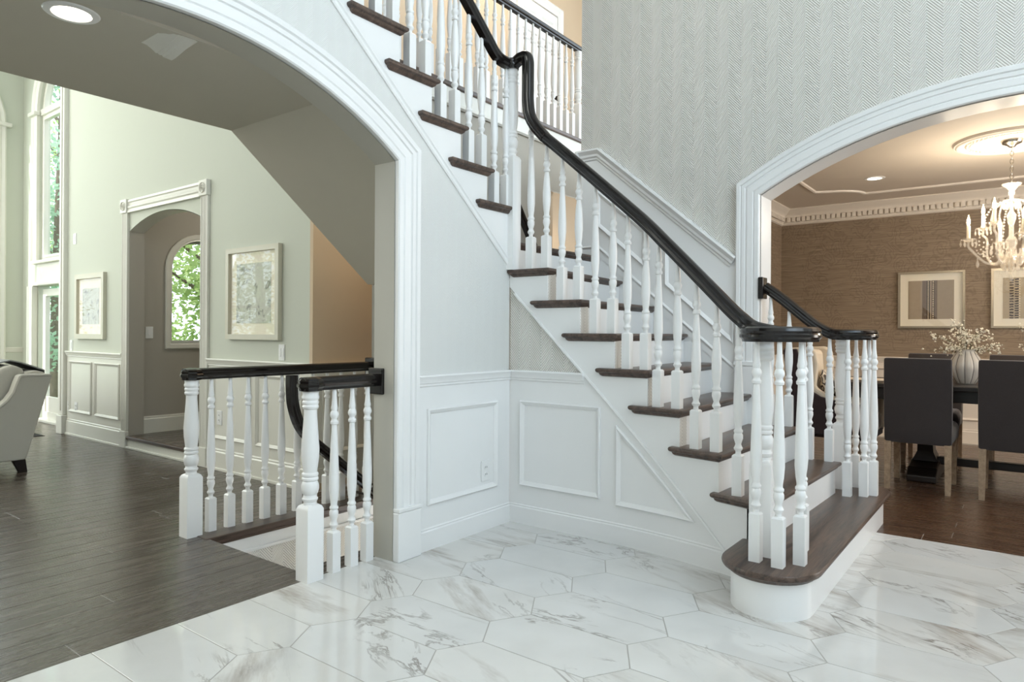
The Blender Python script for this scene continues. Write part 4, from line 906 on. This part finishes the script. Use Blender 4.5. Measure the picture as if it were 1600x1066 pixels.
# chandelier
cg = thing('chandelier', 'crystal chandelier with lit candle arms over the dining table', 'chandelier', (CX, CY, DZ))
c0 = (CX, CY, 0)
MB().lathe([(.001, -.06), (.02, -.058), (.03, -.045), (.062, -.03), (.07, -.012), (.07, -.002)], (CX, CY, DZ), 24).build('canopy', CHROME, cg, .6)
m = MB()
for k in range(9):
    z = 2.535 - .029 * k; pts = [(CX + (.011 * math.cos(a) if k % 2 else 0), CY + (0 if k % 2 else .011 * math.cos(a)), z - .012 + .019 * math.sin(a)) for a in [2 * PI * j / 10 for j in range(11)]]
    m.tube(pts, .0028, 5)
m.build('chain', CHROME, cg, .8)['kind'] = 'stuff'
MB().lathe([(0, 2.18), (.02, 2.18), (.022, 2.20), (.016, 2.212), (.035, 2.235), (.06, 2.255), (.064, 2.265), (.02, 2.262), (.006, 2.28), (0, 2.28)], c0, 16).build('top_cup', CRYSTAL, cg, .5)
MB().lathe([(0, 1.60), (.012, 1.605), (.02, 1.63), (.012, 1.65), (.035, 1.675), (.06, 1.70), (.065, 1.72), (.03, 1.735), (.02, 1.76), (.035, 1.80), (.04, 1.84), (.018, 1.87), (.015, 1.95), (.028, 1.99), (.03, 2.03), (.014, 2.06), (.012, 2.12), (.05, 2.135), (.055, 2.142), (.015, 2.15), (.012, 2.18), (0, 2.18)], c0, 16).build('glass_column', CRYSTAL, cg, .5)
beadme = MB().lathe([(0, -.009), (.006, -.006), (.009, 0), (.006, .006), (0, .009)], seg=6).v
def beads(m, pts, r=1.):
    base = [(0, -.009), (.0065, -.005), (.009, 0), (.0065, .005), (0, .009)]
    for p in pts: m.lathe([(a * r, b * r) for a, b in base], p, 6)
def drop(m, p, s=1.): m.lathe([(0, -.045 * s), (.006 * s, -.038 * s), (.009 * s, -.026 * s), (.004 * s, -.008 * s), (.001, 0)], p, 6); beads(m, [(p[0], p[1], p[2] + .006)], .7 * s)
NARM = 8; armr = .275
for k in range(NARM):
    a = 2 * PI * k / NARM + .28; ca, sa = math.cos(a), math.sin(a); hi = 0.10 if k % 2 else 0; rr = armr - (.07 if k % 2 else 0)
    pr = lambda r, z: (CX + r * ca, CY + r * sa, z)
    arm = MB().tube(catmull([pr(.05, 1.72), pr(.1, 1.665), pr(.17, 1.68 + hi * .4), pr(rr - .03, 1.76 + hi), pr(rr, 1.80 + hi), pr(rr, 1.835 + hi)], 5), .009, 8).build('arm', CRYSTAL, cg, .6)
    z0 = 1.835 + hi
    MB().lathe([(0, 0), (.012, 0), (.03, .008), (.05, .022), (.052, .026), (.03, .02), (.016, .022), (.016, .04), (0, .04)], pr(rr, z0), 14).build('bobeche', CRYSTAL, arm, .5)
    MB().lathe([(0, .03), (.0125, .03), (.0125, .125), (.009, .13), (0, .13)], pr(rr, z0), 12).build('candle_sleeve', CANDLE, arm, .6)
    MB().lathe([(0, .128), (.007, .132), (.0125, .15), (.011, .17), (.005, .19), (.001, .21)], pr(rr, z0), 10).build('flame_bulb', FLAME, arm, .8)
    l = bpy.data.lights.new('candle_bulb', 'POINT'); l.energy = 3.8; l.color = (1, .87, .70); l.shadow_soft_size = .025; o = bpy.data.objects.new('bulb', l); COL.objects.link(o); q = pr(rr, z0 + .235); o.location = (q[0] - CX, q[1] - CY, q[2] - DZ); o.parent = cg
    m = MB()
    for j in range(6): b = 2 * PI * j / 6; q = pr(rr, z0 + .02); drop(m, (q[0] + .05 * math.cos(b), q[1] + .05 * math.sin(b), q[2] - .012), .9)
    q = pr(rr - .06, 1.70 + hi); drop(m, q, 1.4); m.build('prisms', CRYSTAL, arm)['kind'] = 'stuff'
    m = MB()
    beads(m, [pr(lerp(.05, rr * .75, t_ ** .8) + .02 * math.sin(PI * t_), lerp(2.135, 1.84 + hi, t_ ** 1.5)) for t_ in [i / 15 for i in range(16)]], .95)
    b2 = a + PI / NARM; m2 = [(CX + lerp(rr, rr, 0) * math.cos(lerp(a, a + 2 * PI / NARM, t_)) * .85, CY + rr * .85 * math.sin(lerp(a, a + 2 * PI / NARM, t_)), 1.83 - .10 * math.sin(PI * t_)) for t_ in [i / 9 for i in range(10)]]
    beads(m, m2, .85); m.build('bead_swag', CRYSTAL, arm)['kind'] = 'stuff'
m = MB()
for rad, z, n in ((.06, 1.70, 14), (.045, 1.66, 10), (.05, 2.13, 12), (.075, 1.76, 16)):
    for j in range(n): b = 2 * PI * j / n; drop(m, (CX + rad * math.cos(b), CY + rad * math.sin(b), z), 1.25)
drop(m, (CX, CY, 1.60), 1.6); m.build('lower_prisms', CRYSTAL, cg)['kind'] = 'stuff'
# table
TX0, TX1, TY0, TY1, TZ = 1.18, 3.5, 2.72, 3.56, .745
tb = thing('dining_table', 'black trestle dining table under the chandelier', 'table', (2.34, 3.14, 0))
MB().box(TX0, TX1, TY0, TY1, TZ - .04, TZ).build('tabletop', WOODBLACK, tb, None, .008)
MB().box(TX0 + .12, TX1 - .12, TY0 + .1, TY1 - .1, TZ - .13, TZ - .04).build('apron', WOODBLACK, tb, None, .004)
for x in (1.82, 2.88):
    p = MB().loops([[(x + sx * w, 3.14 + sy * d, z) for sx, sy in ((-1, -1), (1, -1), (1, 1), (-1, 1))] for w, d, z in ((.10, .10, .09), (.085, .11, .13), (.055, .09, .2), (.05, .12, .32), (.075, .15, .45), (.06, .12, .55), (.09, .2, .60), (.09, .25, .62))]).build('pedestal', WOODBLACK, tb, .5)
    MB().prism([(2.78, .0), (3.50, 0), (3.50, .05), (3.40, .10), (3.24, .13), (3.04, .13), (2.88, .10), (2.78, .05)], lambda u, z, h: (h, u, z), x - .10, x + .10).build('foot', WOODBLACK, tb, None, .01)
MB().box(1.9, 2.8, 3.10, 3.18, .10, .16).build('stretcher', WOODBLACK, tb, None, .006)
def placemat(label, x, y):
    o = MB().box(x - .2, x + .2, y - .15, y + .15, TZ + .0005, TZ + .006).build('placemat', CREAMFAB, None, None, .002); tag(o, label, 'placemat', 'cream placemats on the dining table')
placemat('cream placemat at the table end by the winged chair', 1.42, 3.14)
# dining chairs
def parsons():
    t = thing('dining_chair', 'charcoal upholstered chair', 'chair', group='charcoal dining chairs')
    MB().loops([[(-.21, -.03, .34), (.21, -.03, .34), (.205, .05, .34), (-.205, .05, .34)], [(-.212, -.035, .5), (.212, -.035, .5), (.208, .05, .5), (-.208, .05, .5)], [(-.213, -.055, .8), (.213, -.055, .8), (.21, .02, .8), (-.21, .02, .8)], [(-.21, -.07, .955), (.21, -.07, .955), (.207, -.005, .955), (-.207, -.005, .955)]]).build('backrest', CHARCOAL, t, .6, .014)
    MB().loops([[(-.205, .03, .34), (.205, .03, .34), (.215, .48, .34), (-.215, .48, .34)], [(-.208, .03, .43), (.208, .03, .43), (.22, .49, .43), (-.22, .49, .43)], [(-.19, .05, .48), (.19, .05, .48), (.2, .46, .475), (-.2, .46, .475)]]).build('seat', CHARCOAL, t, .6, .02)
    for sx in (-1, 1):
        for y0, y1 in ((-.005, -.03), (.43, .43)):
            MB().loops([[(sx * .188 + a * .017, y1 + b * .017, 0) for a, b in ((-1, -1), (1, -1), (1, 1), (-1, 1))], [(sx * .186 + a * .022, y0 + b * .022, .35) for a, b in ((-1, -1), (1, -1), (1, 1), (-1, 1))]]).build('leg', WOODLEG, t)
    return t
c1 = parsons(); c1.location = (1.835, 2.44, 0); c1['label'] = 'charcoal upholstered chair with its back to the arch, nearest the newel'
dup(c1, (2.405, 2.44, 0), .0, 'charcoal upholstered chair with its back to the arch, cut by right edge')
dup(c1, (1.80, 3.93, 0), PI, 'charcoal chair across the table, left one below the striped print')
dup(c1, (2.41, 3.93, 0), PI, 'charcoal chair across the table, right one behind the vase')
# wing chair at the table end, facing +X
wg = thing('wing_chair', 'cream winged host chair with dark brown back at the table end', 'chair', (1.14, 3.10, 0))
wx, wy_ = 1.14, 3.10
def ws(u, z, h): return (wx + u, wy_ + h, z)
sidep = [(-.25, .30), (-.33, .99), (-.22, 1.0), (-.19, .9), (-.17, .76), (-.13, .67), (-.03, .61), (.12, .575), (.33, .56), (.33, .30)]
sidec = [(-.24, .32), (-.315, 1.005), (-.13, 1.015), (-.075, .98), (-.06, .88), (-.075, .74), (-.08, .685), (-.01, .635), (.13, .595), (.345, .58), (.345, .32)]
for s in (-1, 1):
    MB().prism(sidep, ws, s * .31, s * .345).build('outer_wing', AUBERGINE, wg, None, .01)
    MB().prism(sidec, ws, s * .235, s * .312).build('inner_wing', CREAMFAB, wg, None, .02)
MB().prism([(-.28, .30), (-.22, .30), (-.26, 1.01), (-.335, 1.0)], ws, -.31, .31).build('outer_back', AUBERGINE, wg, None, .012)
MB().prism([(-.22, .40), (-.10, .44), (-.14, .98), (-.255, 1.0)], ws, -.234, .234).build('inner_back', CREAMFAB, wg, None, .03)
MB().prism([(-.2, .32), (.34, .32), (.34, .46), (-.2, .46)], ws, -.234, .234).build('seat', CREAMFAB, wg, None, .03)
MB().prism([(-.25, .27), (.33, .27), (.33, .32), (-.25, .32)], ws, -.30, .30).build('seat_rail', AUBERGINE, wg, None, .008)
for u, du in ((-.22, -.06), (.22, .02)):
    for h in (-.26, .26): MB().loops([[ws(u + du + a * .014, 0, h + b * .014) for a, b in ((-1, -1), (1, -1), (1, 1), (-1, 1))], [ws(u + a * .024, .29, h + b * .024) for a, b in ((-1, -1), (1, -1), (1, 1), (-1, 1))]]).build('leg', WOODLEG, wg)
cu = MB(); L = []
for k in range(7):
    t_ = -1 + 2 * k / 6; th_ = .07 * math.sqrt(max(.02, 1 - t_ * t_)); L.append([(wx - .02 + th_ * math.cos(a) * 1.0 - .10 * t_ * .5, wy_ + .17 * math.sin(a) * (1 - .1 * abs(t_)), .64 + .18 * t_) for a in [2 * PI * j / 14 for j in range(14)]])
tag(cu.loops(L).build('cushion', PAISLEY, None, .8), 'cream cushion with dark paisley print on the winged chair', 'cushion')

# vases with blossom branches
def vase(label, flabel, x, y):
    t = thing('vase', label, 'vase', (x, y, TZ), 'ribbed vases on the dining table')
    prf = [(.0, 0), (.062, 0), (.068, .006), (.095, .05), (.118, .11), (.119, .14), (.106, .18), (.085, .215), (.066, .245), (.06, .258), (.064, .266), (.056, .266), (.05, .25)]
    fx = lambda a, z: 1 - .07 * abs(math.cos(7 * a)) ** 6 if z < .24 else 1
    MB().lathe(prf, (x, y, TZ), 84, lambda a, z: 1 - .05 * (abs(math.cos(6 * a)) ** 8 if .005 < z < .255 else 0)).build('body', VASE, t, .9)
    for k in range(12):
        a = PI / 12 + 2 * PI * k / 12 - PI / 12
        MB().tube([(x + (r * .955 + .0005) * math.cos(a), y + (r * .955 + .0005) * math.sin(a), TZ + z) for r, z in prf[2:10]], .0022, 5).build('glaze_line', VASELINE, t)
    fl = thing('flower_arrangement', flabel, 'flowers', (x, y, TZ + .25), 'white blossom branches in vases')
    rnd = random.Random(int(x * 100))
    for k in range(20):
        a = 2 * PI * k / 20 + rnd.uniform(-.2, .2); out = rnd.uniform(.05, .24); hgt = rnd.uniform(.06, .27) - out * .35
        p0 = Vector((x + .02 * math.cos(a), y + .02 * math.sin(a), TZ + .22)); p1 = p0 + Vector((math.cos(a) * out * .45, math.sin(a) * out * .45, .04 + hgt * .7)); p2 = p0 + Vector((math.cos(a) * out, math.sin(a) * out, .045 + hgt))
        pts = catmull([p0, p1, p2], 6); st = MB().tube(pts, .0022, 5, .001).build('branch', TWIG, fl)
        b = MB()
        for i in range(26):
            q = pts[rnd.randrange(4, len(pts))] + Vector((rnd.gauss(0, .014), rnd.gauss(0, .014), rnd.gauss(0, .014))); s = rnd.uniform(.006, .012)
            n_ = Vector((rnd.gauss(0, 1), rnd.gauss(0, 1), rnd.gauss(0, 1))).normalized(); u_ = n_.orthogonal().normalized(); v_ = n_.cross(u_)
            ring = [tuple(q + (u_ * math.cos(j * PI / 3) + v_ * math.sin(j * PI / 3)) * s * (1 if j % 2 else .75)) for j in range(6)]
            b.add([tuple(q - n_ * s * .7), tuple(q + n_ * s * .35)] + ring, [(0, 2 + (j + 1) % 6, 2 + j) for j in range(6)] + [(1, 2 + j, 2 + (j + 1) % 6) for j in range(6)])
        b.build('blossoms', PETAL, st)['kind'] = 'stuff'
        if k % 2 == 0:
            lf = MB()
            for i in range(8):
                q = pts[rnd.randrange(3, len(pts) - 4)]; dd = Vector((rnd.gauss(0, 1), rnd.gauss(0, 1), rnd.gauss(.3, .6))).normalized() * .03; sd = dd.cross(Vector((0, 0, 1))).normalized() * .006
                lf.add([tuple(q), tuple(q + dd * .5 + sd), tuple(q + dd), tuple(q + dd * .5 - sd)], [(0, 1, 2, 3)])
            lf.build('leaves', TWIG, st)['kind'] = 'stuff'
vase('pale ribbed ceramic vase between the two near chairs', 'white blossom branches spreading from the ribbed vase', 2.08, 3.13)
vase('second pale ribbed vase further along the table', 'white blossom twigs just entering at right edge', 2.62, 3.13)

# ------------------------------------------------------------------ remaining foyer shell (front windows, right side)
fwm = MB()
fwm.box(5.2, 5.3, -5.2, -4.3, 0, 5.6).box(5.2, 5.3, .5, 1.11, 0, 5.6).box(5.2, 5.3, -4.3, .5, 5.1, 5.6).box(5.2, 5.3, -4.3, .5, 0, 2.4)
fwall = struct(fwm.build('wall_entrance', WHITE_FLAT), 'entrance wall of tall windows opposite the stairs')
for y in (-4.3, -3.1, -1.9, -.7, .44): MB().box(5.21, 5.28, y, y + .06, 2.4, 5.1).build('mullion', WHITE, fwall)
MB().box(5.19, 5.28, -4.3, .5, 2.38, 2.48).build('transom', WHITE, fwall)

# ------------------------------------------------------------------ garden beyond the windows
struct(MB().box(-40, -4.6, .12, 40, -.35, -.25).build('ground_lawn', OUTLAWN), 'lawn outside the living room windows')
struct(MB().box(-40, -8.1, -12, .12, -.35, -.25).build('ground_lawn', OUTLAWN), 'lawn outside the far windows')
def tree(name, label, x, y, h, r, n, mat, zb=1.0, group='garden trees'):
    t = thing(name, label, 'tree', (x, y, -.25), group); rnd = random.Random(int(x * 31 + y * 17))
    MB().tube([(x, y, -.25), (x + .05, y, h * .3), (x - .05, y + .1, h * .75)], .16, 8, .06).build('trunk', BARK, t, .8)
    for k in range(5):
        a = rnd.uniform(0, 6.28); MB().tube([(x, y, h * (.25 + .1 * k)), (x + r * .4 * math.cos(a), y + r * .4 * math.sin(a), h * (.4 + .1 * k)), (x + r * .7 * math.cos(a), y + r * .7 * math.sin(a), h * (.45 + .1 * k))], .05, 6, .015).build('branch', BARK, t, .8)
    vs, fs = [], []
    cl = [(rnd.uniform(-r, r) * .75, rnd.uniform(-r, r) * .75, rnd.uniform(zb, h)) for _ in range(46)]
    for i in range(n):
        c = cl[rnd.randrange(len(cl))]; q = Vector((x + c[0] + rnd.gauss(0, .3), y + c[1] + rnd.gauss(0, .3), c[2] + rnd.gauss(0, .26)))
        d = Vector((rnd.gauss(0, 1), rnd.gauss(0, 1), rnd.gauss(0, .7))).normalized(); e = d.orthogonal().normalized(); s = rnd.uniform(.03, .07); b = len(vs)
        vs += [tuple(q - d * s), tuple(q + e * s * .55), tuple(q + d * s), tuple(q - e * s * .55)]; fs.append((b, b + 1, b + 2, b + 3))
    me = bpy.data.meshes.new('foliage'); me.from_pydata(vs, [], fs); f = link('foliage', me, mat, t); f['kind'] = 'stuff'
tree('garden_tree', 'leafy green tree outside the arched vestibule window', -7.6, 2.6, 4.4, 1.3, 14000, LEAF, .2)
tree('garden_tree', 'blue green tree further out behind the vestibule window', -10.8, 6.0, 6.0, 1.8, 12000, LEAFB, .1)
tree('garden_tree', 'tall tree outside the arched living room window', -11.5, 1.6, 8.0, 1.2, 13000, LEAFB, .9)
tree('garden_tree', 'bright leafy tree beyond the glazed doors', -16.6, 3.4, 9.5, 2.2, 11000, LEAF, .1)
tree('garden_tree', 'tree beyond the far left arched window', -12.6, -2.0, 6.5, 1.5, 6000, LEAF, .3)
tree('garden_tree', 'tree outside the wide window of the living room', -12.4, -6.8, 5.5, 1.6, 6000, LEAF, .2)
